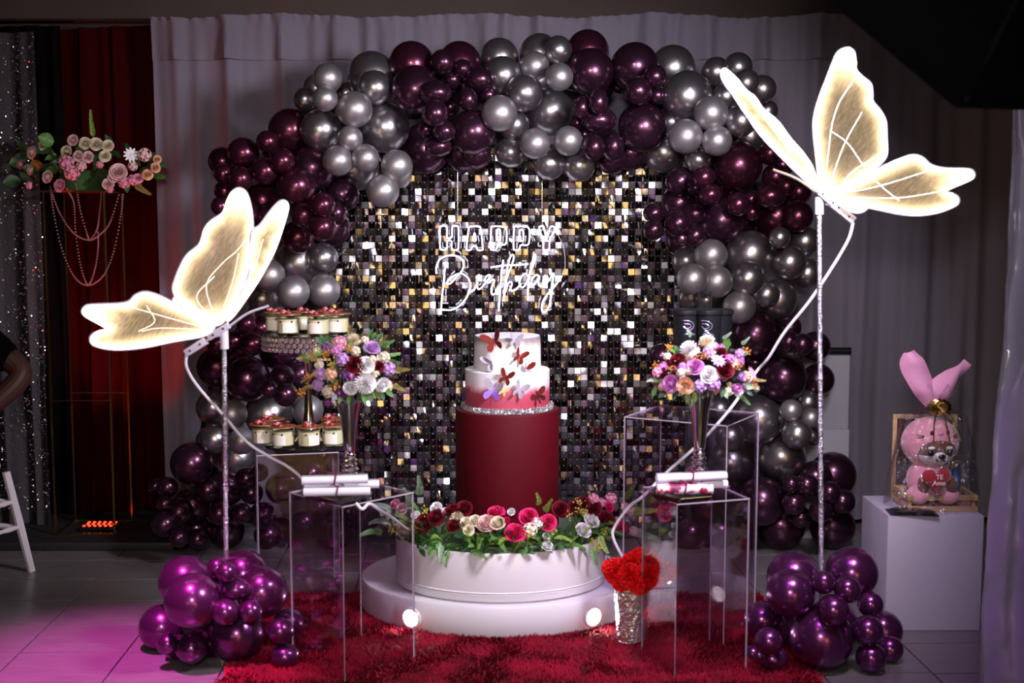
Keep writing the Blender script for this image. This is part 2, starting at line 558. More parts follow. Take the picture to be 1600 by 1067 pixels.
foil_mat('foil_violet', (0.35, 0.20, 0.85), (0.5, 0.3, 0.9), 40)
for m_ in ('foil_wine', 'foil_pale', 'foil_gold', 'foil_violet'):
    MATS[m_].node_tree.nodes['Principled BSDF'].inputs['Metallic'].default_value = 0.35

# ---------------------------------------------------------------- the room
b = MB(); b.box((0, 1.2, -0.06), (8.4, 11.0, 0.10)); FLOOR = struct('floor', b, MATS['grout'])
b = MB(); b.box((0, 6.75, 1.6), (8.4, 0.1, 3.3)); struct('wall_back', b, MATS['wall_paint'])
b = MB(); b.box((-4.2, 1.2, 1.6), (0.1, 11.0, 3.3)); struct('wall_left', b, MATS['rear_paint'])
b = MB(); b.box((4.2, 1.2, 1.6), (0.1, 11.0, 3.3)); struct('wall_right', b, MATS['rear_paint'])
b = MB(); b.box((0, -4.3, 1.6), (8.4, 0.1, 3.3)); struct('wall_rear', b, MATS['rear_wall_paint'])
b = MB(); b.box((0, 1.2, 3.3), (8.4, 11.0, 0.1)); struct('ceiling', b, MATS['rear_paint'])
# glowing panels added on the unseen rear wall for gold sequin glints
for k_, (x, z, wx, wz) in enumerate(((-1.75, 1.85, 1.3, 1.1), (0.45, 2.25, 1.2, 0.8), (2.0, 1.45, 1.3, 1.9)), 1):
    gpanel = bpy.data.objects.new('window_%d' % k_, None); COL.objects.link(gpanel); gpanel.location = (x, -4.20, z); gpanel['kind'] = 'structure'
    b = MB()
    for s_ in (-1, 1):
        b.box((s_ * wx / 2, 0, 0), (0.06, 0.06, wz + 0.06)); b.box((0, 0, s_ * wz / 2), (wx, 0.06, 0.06))
    b.box((0, 0, 0), (0.04, 0.05, wz))
    part('window_frame', b, MATS['black_matte'], gpanel, smooth=False)
    b = MB(); b.box((0, -0.02, 0), (wx, 0.008, wz)); part('glow_face', b, MATS['glint_glow'], gpanel, smooth=False)
# floor tiles, one object each (wood-look porcelain, running crosswise)
cols = [-2.84, -2.47, -2.10, -1.73, -1.36, -0.99, -0.62, -0.25, 0.13, 0.40, 0.65, 1.02, 1.39, 1.76, 2.13, 2.5, 2.87]
tile_me = {}
for i in range(len(cols) - 1):
    wd = round(cols[i + 1] - cols[i], 2)
    if wd not in tile_me:
        b = MB(); b.box((0, 0, 0), (wd - 0.006, 0.284, 0.012), bev=0.002)
        tile_me[wd] = b.mesh('tile', MATS['tile'], False)
    off = [0.0, 0.0, 0.0, 0.0, 0.0, 0.09][i % 6] if i < 9 else 0.09
    for k in range(10):
        y = 3.12 + off + 0.29 * k
        if cols[i] > -0.7 and cols[i + 1] < 0.7 and y > 3.4 and y < 4.5:
            continue            # wholly under the rug
        xm = (cols[i] + cols[i + 1]) / 2 - 0.04 * (y - 4.3)
        link('tile', tile_me[wd], FLOOR, (xm, y, -0.006), (0, 0, 0.04))
b = MB(); b.box((0, 0.4, -0.008), (8.2, 5.0, 0.012)); struct('floor_outer', b, MATS['tile'], FLOOR)

# ---------------------------------------------------------------- drapes
def drape_mb(x0, x1, y, z0, z1, amp, folds, seed, nz=14, lean=0.0, gather=0.0, per=0.012):
    rr = random.Random(seed)
    ks = [(2 * PI * folds * q / (x1 - x0), rr.uniform(0, 6.28), a) for q, a in ((0.37, 0.5), (1.0, 0.6), (1.9, 0.35), (3.1, 0.18))]
    nx = int((x1 - x0) / per)
    def fn(u, v):
        x = x0 + (x1 - x0) * u
        z = z0 + (z1 - z0) * v
        d = sum(a * math.sin(k * x + p + 0.5 * math.sin(3 * z + k)) for k, p, a in ks)
        d = d + 0.35 * abs(d)
        g = 1.0 + gather * max(0, v - 0.85) / 0.15
        fine = 0.0
        if gather:
            fine = max(0, (v - 0.9) / 0.1) * 0.012 * math.sin(110 * x + 3 * math.sin(9 * x + seed))
        return Vector((x + lean * (1 - v) * (z1 - z0), y - amp * d * g * (0.55 + 0.45 * (1 - v)) + fine, z + 0.010 * math.sin(7 * x + seed) * (v > 0.98)))
    b = MB()
    b.grid(fn, nx, nz)
    return b

wd = thing('white_drape', 'long pale white drape with a gathered header hanging behind the balloon arch', 'curtain', (0, 0, 0))
part('cloth', drape_mb(-1.74, 2.62, 5.98, 0.02, 2.45, 0.040, 17, 3), MATS['white_cloth'], wd)
part('valance', drape_mb(-1.74, 2.62, 5.962, 2.275, 2.485, 0.038, 17, 3, nz=8, gather=0.3), MATS['white_cloth'], wd)
b = MB(); b.tube([(-4.1, 6.03, 2.47), (4.1, 6.03, 2.47)], 0.014, 8)
solo('curtain_rail', b, MATS['chrome'], 'thin rail across the top of all the drapes', 'rail')
rd = thing('red_drape', 'dark red drape lit from below by the red lamp behind the flower stand', 'curtain')
part('cloth', drape_mb(-2.40, -1.70, 6.16, 0.02, 2.46, 0.045, 4.5, 8), MATS['red_cloth'], rd)
bd = thing('black_drape', 'black drape hanging between the spangled curtain and the red drape', 'curtain')
part('cloth', drape_mb(-2.56, -2.20, 6.04, 0.02, 2.44, 0.04, 3, 5), MATS['black_cloth'], bd)
sd = thing('spangled_curtain', 'silver grey spangled curtain hanging at the left edge', 'curtain')
part('cloth', drape_mb(-3.3, -2.225, 5.80, 0.02, 2.39, 0.035, 5, 21), MATS['silver_cloth'], sd)
rr = random.Random(4)
b = MB()
ks_b = drape_mb(-3.3, -2.225, 5.795, 0.02, 2.39, 0.035, 5, 21)
for i in range(7000):
    q = rr.randrange(len(ks_b.v))
    p = Vector(ks_b.v[q]) + Vector((rr.uniform(-.006, .006), -0.006, rr.uniform(-.08, .08)))
    if p.x < -2.75 or p.z < 0.1 or p.z > 2.37: continue
    R3 = Euler((rr.gauss(0, .45), rr.gauss(0, .45), rr.gauss(0, .45))).to_matrix()
    r = 0.0027
    b.add([p + R3 @ Vector(k) for k in ((-r, 0, -r), (r, 0, -r), (r, 0, r), (-r, 0, r))], [(0, 1, 2, 3)])
part('spangles', b, MATS['spangle'], sd, kind='stuff', smooth=False)

# low black stage behind the flower stand
b = MB(); b.box((-2.2, 5.72, 0.02), (1.3, 0.55, 0.04), bev=0.006)
solo('stage_board', b, MATS['black_matte'], 'low black stage board under the gold flower stand', 'platform')

# ---------------------------------------------------------------- key softbox (seen from behind, upper right)
SB_C = Vector((1.06, 3.08, 2.185))
SB_D = (Vector((-0.15, 4.9, 0.95)) - SB_C).normalized()
sb = thing('softbox', 'big black octagonal softbox lamp hanging in the upper right corner', 'studio light', SB_C)
SB_PH = 0.428
r_ = SB_D.cross(Vector((0, 0, 1))).normalized()
q = Matrix((r_, r_.cross(SB_D), SB_D)).transposed()
def oct_ring(r, z, n=8, ph=SB_PH):
    return [q @ Vector((r * math.cos(ph + 2 * PI * k / n), r * math.sin(ph + 2 * PI * k / n), z)) for k in range(n)]
b = MB()
V = oct_ring(0.49, 0.05) + oct_ring(0.49, 0.0) + oct_ring(0.30, -0.18) + oct_ring(0.07, -0.30)
Q = [(a * 8 + k, a * 8 + (k + 1) % 8, a * 8 + 8 + (k + 1) % 8, a * 8 + 8 + k) for a in range(3) for k in range(8)] + [tuple(range(24, 32))]
b.add(V, Q)
part('shell', b, MATS['softbox_cloth'], sb, smooth=False)
kl = bpy.data.lights.new('softbox_light', 'AREA')
kl.shape = 'DISK'; kl.size = 0.46; kl.energy = KEY_W; kl.color = (0.92, 0.87, 1.0); kl.spread = math.radians(104)
ko = bpy.data.objects.new('softbox_light', kl)
ko.location = SB_C + SB_D * 0.012
ko.rotation_euler = SB_D.to_track_quat('-Z', 'Y').to_euler()
COL.objects.link(ko)
b = MB(); b.add(oct_ring(0.43, 0.0), [tuple(range(8))]); part('diffuser', b, MATS['softbox_front'], sb, smooth=False)
for k in range(8):
    b = MB()
    a = [oct_ring(0.495, 0.02)[k], oct_ring(0.308, -0.185)[k], oct_ring(0.075, -0.305)[k]]
    b.tube(a, 0.005, 5)
    part('rib', b, MATS['black_gloss'], sb)
b = MB(); b.lathe([(0.0, -0.44), (0.055, -0.44), (0.06, -0.42), (0.06, -0.31), (0.085, -0.30), (0.085, -0.285), (0.0, -0.285)], 20)
b.v = [tuple(q @ Vector(p)) for p in b.v]
part('lamp_head', b, MATS['black_plastic'], sb)
b = MB(); b.tube([q @ Vector((0, 0, -0.38)), q @ Vector((0, 0, -0.38)) + Vector((0.5, -0.1, -0.1)), Vector((0.55, -0.35, -2.16))], 0.014, 8)
part('stand_pole', b, MATS['black_plastic'], sb)

# ---------------------------------------------------------------- sequin screen
SY = 5.63
PIT = 0.0307
c0, c1 = at(498, 700, SY).x, at(1072, 700, SY).x
nc = int((c1 - c0) / PIT)
nr = int(1.80 / PIT)
scr = thing('shimmer_screen', 'tall black shimmer screen of square mirror sequins behind the cake', 'backdrop', (0, SY, 0))
b = MB(); b.box(((c0 + c1) / 2, 0.022, 0.935), (c1 - c0 + 0.02, 0.012, 1.84))
part('backing_board', b, MATS['black_matte'], scr)
for sx in (c0 + 0.1, c1 - 0.1):
    b = MB(); b.box((sx, 0.10, 0.012), (0.06, 0.3, 0.02)); b.box((sx, 0.05, 0.9), (0.03, 0.03, 1.76))
    part('stand_foot', b, MATS['black_matte'], scr)
def sequin_mb(bul, tw, seed):
    r3 = random.Random(seed)
    h = 0.0139
    k1, k2 = r3.uniform(-1, 1), r3.uniform(-1, 1)
    def fn(u, v):
        x, z = (u - .5) * 2, (v - .5) * 2
        return Vector((x * h, -bul * (1 - x * x) * h - bul * 0.7 * k1 * (1 - z * z) * h + tw * k2 * x * z * h, (z - 0.9) * h))
    b = MB(); b.grid(fn, 3, 3)
    for a in range(1):
        t = 0.0013
        y = -bul * h - 0.0012
        b.add([(-t, y, -t * 1.3 - 0.0015), (t, y, -t * 1.3 - 0.0015), (t, y, t * 1.3 - 0.0015), (-t, y, t * 1.3 - 0.0015), (0, y - 0.0012, -0.0015)],
              [(0, 1, 4), (1, 2, 4), (2, 3, 4), (3, 0, 4)], 1)
    return b
SQ = [sequin_mb(bl, tw, i) for i, (bl, tw) in enumerate(((0.004, 0.012), (0.015, 0.01), (0.035, 0.02), (-0.015, 0.012), (0.006, 0.008), (0.10, 0.04)))]
SQM = [[s_.mesh('sequin', [MATS[m_], MATS['pin_white']]) for s_ in SQ] for m_ in ('sequin_mirror', 'sequin_soft', 'sequin_satin')]
rest = MB()
cand = []
for i in range(nc):
    for j in range(nr):
        x = c0 + (i + .5) * PIT
        z = 0.055 + (j + .5) * PIT
        cand.append((x, z + 0.014))
cx_, cz_ = at(778, 420, SY).x, at(778, 420, SY).z
cand.sort(key=lambda p: (p[0] - cx_) ** 2 + ((p[1] - cz_) * 1.15) ** 2)
for n_, (x, z) in enumerate(cand):
    tx = RN.gauss(-0.02, 0.125) + 0.05 * noise.noise(Vector((x * 3, z * 3, 1)))
    tz = RN.gauss(0.0, 0.13) + 0.05 * noise.noise(Vector((x * 3, z * 3, 7)))
    if RN.random() < 0.05: tz += RN.gauss(0, 0.3)
    k = RN.choice((0, 0, 0, 1, 1, 2, 3, 4, 4, 5))
    km = RN.choice((0,) * 10 + (1, 2))
    loc = (x, RN.uniform(-0.003, 0.002), z)
    eu = Euler((tx, RN.gauss(0, 0.02), tz))
    if n_ < 300:
        link('sequin', SQM[km][k], scr, loc, eu)
    else:
        M3 = eu.to_matrix()
        l3 = Vector(loc)
        base = len(rest.v)
        rest.v += [tuple(M3 @ Vector(p) + l3) for p in SQ[k].v]
        rest.f += [tuple(base + a for a in f) for f in SQ[k].f]
        rest.m += [(3 if a else km) for a in SQ[k].m]
part('sequins', rest, [MATS['sequin_mirror'], MATS['sequin_soft'], MATS['sequin_satin'], MATS['pin_white']], scr, kind='stuff')

# ---------------------------------------------------------------- balloons
def balloon_mesh(name, m, el):
    prof = []
    N = 18
    for i in range(N + 1):
        t = PI * i / N
        z = -math.cos(t)
        r = math.sin(t)
        zz = z * el if z > 0 else z * (el + 0.06 * (-z))
        prof.append((r * (1 - 0.05 * max(0, -z) ** 2), zz))
    zb = prof[0][1]
    prof = [(0.0, zb - 0.12), (0.09, zb - 0.13), (0.05, zb - 0.05), (0.07, zb + 0.005)] + prof[1:]
    b = MB(); b.lathe(prof, 30)
    return b.mesh(name, m)
BM = {}
for key, mn in (('P', 'balloon_purple'), ('W', 'balloon_wine'), ('S', 'balloon_silver'), ('s', 'balloon_satin'), ('V', 'balloon_violet')):
    BM[key] = balloon_mesh('balloon', MATS[mn], 1.0)

def pack(root, rows, base, fwd, lo=0.0, wall=False):
    """rows: (px, py, r_px, colour, layer[, ex, ez]); each balloon rests against those behind it"""
    placed = []
    rows = sorted(rows, key=lambda t: (t[4], -t[2]))
    for t in rows:
        px, py, rp, c, ly = t[:5]
        ex, ez = (t[5], t[6]) if len(t) > 5 else (1, 1)
        Y = base - fwd * ly
        P = at(px, py, Y); r = rp * 1.03 * Y / F
        if wall and c0 - r < P.x < c1 + r and P.z - r < 1.88:
            Y = min(Y, SY - 0.03 - r * 0.96)
        for it in range(60):
            P = at(px, py, Y)
            r = rp * 1.03 * Y / F
            bad = False
            for (Pq, rq) in placed:
                if (P - Pq).length < (r + rq) * 0.86 - 0.0:
                    bad = True
                    break
            if not bad or Y < base - fwd * 2 - 0.34:
                break
            Y -= 0.015
        P.z = max(P.z, r * 0.98 + lo)
        placed.append((P, r))
        lab = {'P': 'dark purple pearl balloon', 'W': 'dark wine red pearl balloon', 'S': 'shiny silver grey balloon', 's': 'satin silver grey balloon', 'V': 'bright violet pearl balloon'}[c]
        o = link('balloon', BM[c], root, P - root.location)
        d = Vector((RN.gauss(0, .35), -1 + RN.gauss(0, .2), RN.gauss(0, .35)))
        if ex != 1 or ez != 1:
            o.rotation_euler = (PI / 2, 0, 0)
            o.scale = (r * ex, r * ez, r)
        else:
            o.rotation_euler = d.to_track_quat('Z', 'Y').to_euler()
            o.scale = (r, r, r)
        o['label'] = lab
    return placed

ARCH = '''453 203 33 W 0;418 221 17 W 1;380 239 24 W 1;348 252 22 W 0;349 271 15 W 1;376 279 18 W 2;414 267 20 W 2;422 238 12 W 0;441 251 19 W 2;489 262 35 P 0;
463 291 29 W 1;411 312 28 W 0;351 298 16 W 1;345 322 15 W 1;535 304 26 P 0;504 320 19 W 2;476 335 21 W 2;504 355 21 W 2;517 355 30 P 0;524 333 18 P 1;466 370 25 W 1;420 347 25 W 0;
383 332 20 W 0;469 409 37 S 0;505 403 23 S 0;420 431 25 s 1;458 456 25 s 2;506 454 25 s 1;411 467 24 S 0;385 506 15 W 1;409 512 17 W 1;365 533 16 W 1;394 537 20 W 2 1.08 .92;339 537 16 W 1;
442 551 33 P 0 1.1 .85;339 573 31 P 0;387 592 35 P 1;441 589 19 P 2;421 608 14 P 2;446 616 19 P 2;467 585 23 P 0;334 636 27 S 0;363 647 23 s 1;420 647 37 S 0;481 641 24 s 1;336 686 23 S 1;378 689 21 s 2;
372 715 29 S 0;300 724 33 P 1;262 761 16 P 1;243 759 12 P 0;257 787 13 P 1;300 790 29 P 0;257 819 20 P 1;279 840 15 P 2;309 842 16 P 1;354 763 28 P 0;343 802 18 P 2;377 802 16 P 2;354 838 28 P 0;385 747 17 P 1;
393 770 18 P 1;405 738 14 P 1;440 763 25 P 1;410 805 21 P 1;486 739 18 P 1;418 846 21 P 0;500 790 24 P 0;475 815 20 P 0;570 808 24 P 0;450 700 22 P 0;530 848 20 P 0;280 800 22 P 0;325 765 20 P 0;
581 119 37 S 0;512 122 22 s 2;508 154 19 s 2;477 155 18 S 1;495 138 22 S 0;541 146 17 S 0;585 137 26 S 1;554 171 27 s 2;501 203 31 S 1;601 199 38 S 1;547 216 19 s 2;528 251 23 s 2;571 247 21 s 2;557 262 34 S 0;
620 259 24 s 2;598 298 25 s 2;625 275 18 s 1;643 100 34 W 0;649 140 36 P 1;718 98 32 W 0;692 97 19 P 1;723 107 14 P 1;707 124 13 P 1;749 124 20 P 1 1.1 .9;681 145 22 P 2 1.1 .82;680 177 20 P 2;704 167 14 P 1;
731 155 16 P 2 .92 1.1;763 148 14 P 1;666 202 13 P 2;694 205 17 P 2 1 .95;685 229 19 P 2 1.1 .78;664 232 38 P 0;739 206 34 P 1;727 236 32 P 0;745 240 23 P 0;
780 90 29 S 0;785 117 28 S 0;843 84 30 S 0;872 78 21 S 1;835 103 22 s 1;874 120 21 s 2;819 145 28 S 1;780 177 27 s 2;860 174 36 S 0;803 195 23 S 1;798 238 23 S 1;836 224 23 s 2;888 220 22 s 2;858 256 24 S 1;905 259 24 S 1;
918 80 32 W 0;923 112 35 P 1;909 168 15 P 2 .9 1.15;935 159 17 P 2 .88 1.15;936 188 23 P 2 1.15 .85;902 192 12 P 1;914 210 14 P 1;928 230 18 P 2 .95 1.1;958 229 19 P 2 .88 1.15;955 248 23 P 0;986 238 27 P 0;
992 104 36 P 0;1024 119 17 P 2;997 142 21 P 2;1027 149 14 P 1;1003 199 37 P 1;1051 106 34 S 0;1073 150 38 S 1;1119 112 22 S 0;1153 105 22 S 0;1166 129 20 S 1;1191 139 21 S 1;1199 173 16 S 0;1134 150 20 S 1;
1111 177 26 s 2;1157 189 24 S 2;1071 213 26 s 2;1120 220 23 s 2;1038 238 31 S 0;1091 249 20 S 1;1170 212 27 S 0;1050 190 24 S 0;1153 259 37 W 0;1100 277 17 W 2;1063 283 22 P 0;1087 293 13 P 1;1110 304 17 W 2 1 .92;1061 317 27 P 0;
1022 333 16 P 1 1.05 .95;1021 359 16 P 2;1059 349 20 P 2;1086 334 18 P 1;1086 368 17 P 2;1063 375 24 P 0;1128 344 35 P 0;1153 319 18 W 2;1174 311 13 W 1;1175 332 13 W 1;1204 306 21 W 2 1.1 .88;1213 338 33 W 0;
1211 276 20 W 1;1202 240 17 W 1;1222 258 18 W 0;1228 291 15 W 1;1247 300 20 W 0;1246 338 24 W 0;1218 371 16 S 2;1111 399 25 s 2;1072 407 22 S 0;1172 397 36 S 0;1257 377 24 S 0;1233 410 26 S 1;1261 427 23 S 0;
1082 436 24 s 2;1119 440 25 s 2;1168 435 26 S 2;1197 460 21 S 1;1155 480 25 s 2;1214 468 31 S 0;1078 465 19 S 0;1104 468 17 S 0;1179 523 37 P 0;1234 511 18 P 1;1232 534 17 P 2;1253 538 17 P 2;1274 541 23 P 0;
1223 590 37 P 1;1278 593 25 P 0;1180 566 17 P 0;1184 655 38 S 1;1236 641 17 s 2;1262 628 19 S 0;1267 653 16 s 1;1245 678 23 S 2;1268 680 17 S 0;1141 683 23 S 2;1124 640 21 S 0;1142 722 35 S 0;1221 712 37 S 0;
1033 556 19 P 1;1190 783 38 P 1;1301 742 36 P 0;1273 747 27 P 0;1236 756 14 P 2;1260 757 18 P 2;1296 769 17 P 2;1240 786 18 P 2;1282 798 18 P 2;1316 783 20 P 1;1251 808 17 P 1;1219 847 38 P 0;1300 840 35 P 0;
1105 790 26 P 0;1125 855 26 P 0;1135 765 22 P 0;1090 745 20 S 0;1160 820 22 P 0;1080 840 24 P 0'''
def rows_of(s):
    out = []
    for it in s.replace('\n', '').split(';'):
        t = it.split()
        if len(t) >= 5:
            out.append(tuple([float(t[0]), float(t[1]), float(t[2]), t[3], int(t[4])] + [float(a) for a in t[5:]]))
    return out
arch = thing('balloon_arch', 'large arch of purple and silver balloons framing the sequin screen', 'balloon arch', (0, 5.35, 0))
rows = rows_of(ARCH)
arow = crom([Vector((x, y, 0)) for x, y in ((300, 820), (335, 690), (370, 560), (425, 440), (400, 330), (470, 240), (545, 180), (640, 150), (740, 130), (850, 120), (960, 130), (1060, 160), (1130, 220), (1150, 320), (1170, 430), (1200, 540), (1215, 660), (1240, 790))], 3)
for p in arow:
    near = min(rows, key=lambda t: (t[0] - p.x) ** 2 + (t[1] - p.y) ** 2 if t[4] >= 0 else 1e9)
    rows.append((p.x + RN.uniform(-14, 14), p.y + RN.uniform(-14, 14), RN.uniform(21, 26), near[3].replace('s', 'S'), -0.6))
pack(arch, rows, 5.50, 0.16, 0.0, True)
# the bent tube that carries the balloons
pts = [at(*p, 5.74) for p in ((300, 850), (330, 600), (420, 430), (430, 290), (560, 170), (700, 140), (850, 120), (1000, 130), (1120, 170), (1180, 290), (1190, 440), (1230, 600), (1240, 800))]
b = MB(); b.tube([p - arch.location for p in crom(pts, 6)], 0.012, 6)
part('frame_tube', b, MATS['black_plastic'], arch)

CL = '''289 909 41 V 0;301 939 44 V 1;381 897 38 V 0;410 925 40 V 1;340 887 17 V 1;354 894 16 V 2;368 920 21 V 2 1.1 .82;352 956 21 V 2;392 955 18 V 2;254 1005 36 V 0;262 1006 17 V 2;299 1013 24 V 2;277 1040 20 V 1;
371 1022 44 V 1;438 986 21 V 2;450 975 25 V 0;445 1025 22 V 2 1.05 .9;340 990 40 V 0;330 930 30 V 0'''
cl = thing('balloon_cluster', 'pink lit purple balloon cluster on the tiles around the lower lamp pole', 'balloons', on(345, 1010, 0))
pack(cl, rows_of(CL), 4.16, 0.10)
CR = '''1239 902 41 V 0;1235 927 38 V 1;1331 895 41 V 0;1287 910 18 V 2;1324 921 21 V 2;1302 953 25 V 1;1360 944 20 V 1;1356 985 24 V 2;1282 1018 50 V 1;1379 985 31 V 0;1390 1021 21 V 1;1361 1034 24 V 2;
1190 968 28 V 0;1201 1002 22 V 2;1207 1042 23 V 2 1.05 .92;1176 1025 13 V 1;1300 990 42 V 0;1240 980 30 V 0'''
cr = thing('balloon_cluster', 'dark purple balloon cluster around the taller lamp pole beside the white pedestal', 'balloons', on(1290, 1010, 0))
pack(cr, rows_of(CR), 4.14, 0.10)

# ---------------------------------------------------------------- butterfly lamps
def wing_mesh(zoom, origin, sc, piv_px, Y0, k1, k2, root, axis_tip):
    """outline -> film with rim distance in 'glow'; the wing plane leans by k1 along its length and k2 across"""
    out = crom([Vector((origin[0] + x / sc, origin[1] + y / sc, 0)) for x, y in zoom], 5, True)
    pv = Vector((piv_px[0], piv_px[1], 0))
    tip = Vector((axis_tip[0], axis_tip[1], 0))
    ax = (tip - pv).normalized()
    pe = Vector((-ax.y, ax.x, 0))
    mpp = Y0 / F
    def to3(p):
        d = p - pv
        Y = Y0 + k1 * d.dot(ax) * mpp + k2 * d.dot(pe) * mpp
        return at(p.x, p.y, Y) - root.location
    n = len(out)
    # inward offset rings by pulling towards a spine between pivot and centroid
    A = 0; c = Vector((0, 0, 0))
    for i in range(n):
        p, q_ = out[i], out[(i + 1) % n]
        cr_ = p.x * q_.y - q_.x * p.y
        A += cr_; c += (p + q_) * cr_
    c = c / (3 * A)
    L0 = (tip - pv).length
    def spine(p):
        s_ = max(0.12, min(0.80, (p - pv).dot(ax) / L0))
        base = pv + (c - pv) * (s_ / 0.5) if s_ < 0.5 else c + (tip - c) * (s_ - 0.5) * 1.0
        return base
    T = [0.0, 0.05, 0.12, 0.22, 0.36, 0.55, 0.78, 1.0]
    V = []; G = []; Q = []
    for t in T:
        for i in range(n):
            p = out[i]
            sp_ = spine(p)
            qx = p.lerp(sp_, t)
            # distance to rim in px, approximated
            dist = (qx - p).length
            for j in range(0, n, 4):
                dist = min(dist, (qx - out[j]).length)
            g = math.exp(-(dist / 13.5) ** 1.5)
            g = max(g, 0.9 * math.exp(-((qx - pv).length / 34.0) ** 2))
            tipd = (qx - tip).length / L0
            g = max(g, 0.95 * math.exp(-(tipd / 0.22) ** 2))
            V.append(to3(qx)); G.append(min(1, g))
    for a in range(len(T) - 1):
        for i in range(n):
            Q.append((a * n + i, a * n + (i + 1) % n, (a + 1) * n + (i + 1) % n, (a + 1) * n + i))
    b = MB(); b.add(V, Q)
    me = b.mesh('wing', MATS['wing_film'])
    at_ = me.attributes.new('glow', 'FLOAT', 'POINT')
    at_.data.foreach_set('value', G)
    rim = [to3(p) for p in out]
    rim_out = [to3(p + (p - c).normalized() * 1.3) for p in out]
    return me, rim, rim_out, to3

def butterfly(label, Y0, pole_bot, pole_top, wings, origin, sc, piv, bars, cap_px, veins_ok=True):
    base = at(pole_bot[0], pole_bot[1], Y0)
    root = thing('butterfly_lamp', label, 'lamp', (base.x, base.y, 0))
    top = at(pole_top[0], pole_top[1], Y0) - root.location
    b = MB(); b.lathe([(0.0, 0.0), (0.10, 0.0), (0.10, 0.012), (0.02, 0.02), (0.0, 0.02)], 20)
    part('base_plate', b, MATS['chrome'], root)
    b = MB()
    N = 60
    b.tube([Vector((0, 0, 0.01)).lerp(top, i / N) for i in range(N + 1)], [0.0085 + 0.0012 * math.sin(i * 2.1) for i in range(N + 1)], 10)
    part('pole', b, MATS['pole_silver'], root)
    c1_ = at(*cap_px, Y0) - root.location
    b = MB(); b.tube([c1_, top + Vector((0, 0, 0.01))], 0.0145, 12)
    part('pole_sleeve', b, MATS['plastic_white'], root)
    for nm, p0, p1, r in bars:
        b = MB()
        a0, a1 = at(*p0, Y0 - 0.01) - root.location, at(*p1, Y0 - 0.01) - root.location
        if nm == 'rod':
            mid = (a0 + a1) / 2 + Vector((0, 0, 0.012))
            b.tube(crom([a0, mid, a1], 6), r, 8)
            part('antenna_rod', b, MATS['plastic_lilac'], root)
        else:
            d = (a1 - a0)
            R3 = d.to_track_quat('X', 'Z').to_matrix()
            b.box((a0 + a1) / 2, (d.length, r * 1.3, r), R3, bev=0.003)
            o = part(nm, b, MATS['plastic_lilac'], root)
            for s_ in (0.25, 0.75):
                b = MB(); b.ball(a0.lerp(a1, s_) + R3 @ Vector((0, -r * 0.68, 0.0)), 0.004, 6, 4)
                part('screw', b, MATS['black_plastic'], o)
    for (zo, k1, k2, tipz, vs) in wings:
        tip = (origin[0] + tipz[0] / sc, origin[1] + tipz[1] / sc)
        me, rim, rim_out, to3 = wing_mesh(zo, origin, sc, piv, Y0, k1, k2, root, tip)
        wo = part('wing', me, None, root)
        b = MB(); b.tube(rim, 0.0042, 6, True)
        part('light_strip', b, MATS['wing_rim'], wo)
        b = MB(); b.tube(rim_out, 0.0040, 6, True)
        part('rim', b, MATS['plastic_lilac'], wo)
        for vz in vs:
            pts = [to3(Vector((origin[0] + x / sc, origin[1] + y / sc, 0))) for x, y in vz]
            b = MB(); b.tube(crom(pts, 6), 0.0019, 5)
            part('vein', b, MATS['wing_vein'], wo)
    return root

YB = 4.14
LW = [
 ([(930,830),(1010,700),(1060,560),(1075,420),(1082,290),(1130,250),(1180,180),(1230,120),(1270,95),(1300,115),(1298,165),(1250,320),(1200,440),(1130,570),(1050,690),(970,800)], 0.15, 1.6, (1285,105), [[(940,810),(1080,560),(1150,330)]]),
 ([(600,715),(650,690),(740,760),(840,850),(830,885),(720,820)], 0.3, 0.4, (610,715), []),
 ([(845,860),(760,800),(640,720),(600,650),(605,590),(650,480),(690,420),(760,360),(790,270),(830,220),(900,170),(930,90),(960,40),(1000,20),(1040,40),(1062,90),(1080,180),(1085,300),(1080,380),(1060,500),(1010,650),(920,820)], -0.1, 0.15, (1005,25), [[(860,830),(800,620),(900,480),(980,410),(1050,330)], [(850,830),(740,690),(850,560)], [(880,820),(960,600),(1000,420)]]),
 ([(830,890),(740,800),(600,730),(500,680),(420,660),(360,680),(300,725),(100,735),(55,745),(35,775),(60,810),(170,870),(188,888),(110,910),(85,940),(100,980),(180,1005),(280,1010),(420,995),(600,960),(750,935),(840,905)], -0.35, -0.3, (60,780), [[(820,885),(560,815),(300,740)], [(800,890),(520,880),(400,900)], [(430,740),(480,840),(380,900)]]),
]
lb_root = butterfly('glowing butterfly lamp on the shorter silver pole above the pink lit balloons', YB, (352, 900), (350, 520), LW, (120, 290), 3.953, (343, 512),
    [('body_bar', (326, 528), (358, 508), 0.022), ('controller_box', (291, 552), (322, 532), 0.026), ('rod', (355, 512), (420, 478), 0.0042), ('rod', (300, 551), (350, 522), 0.004)], (351, 545))
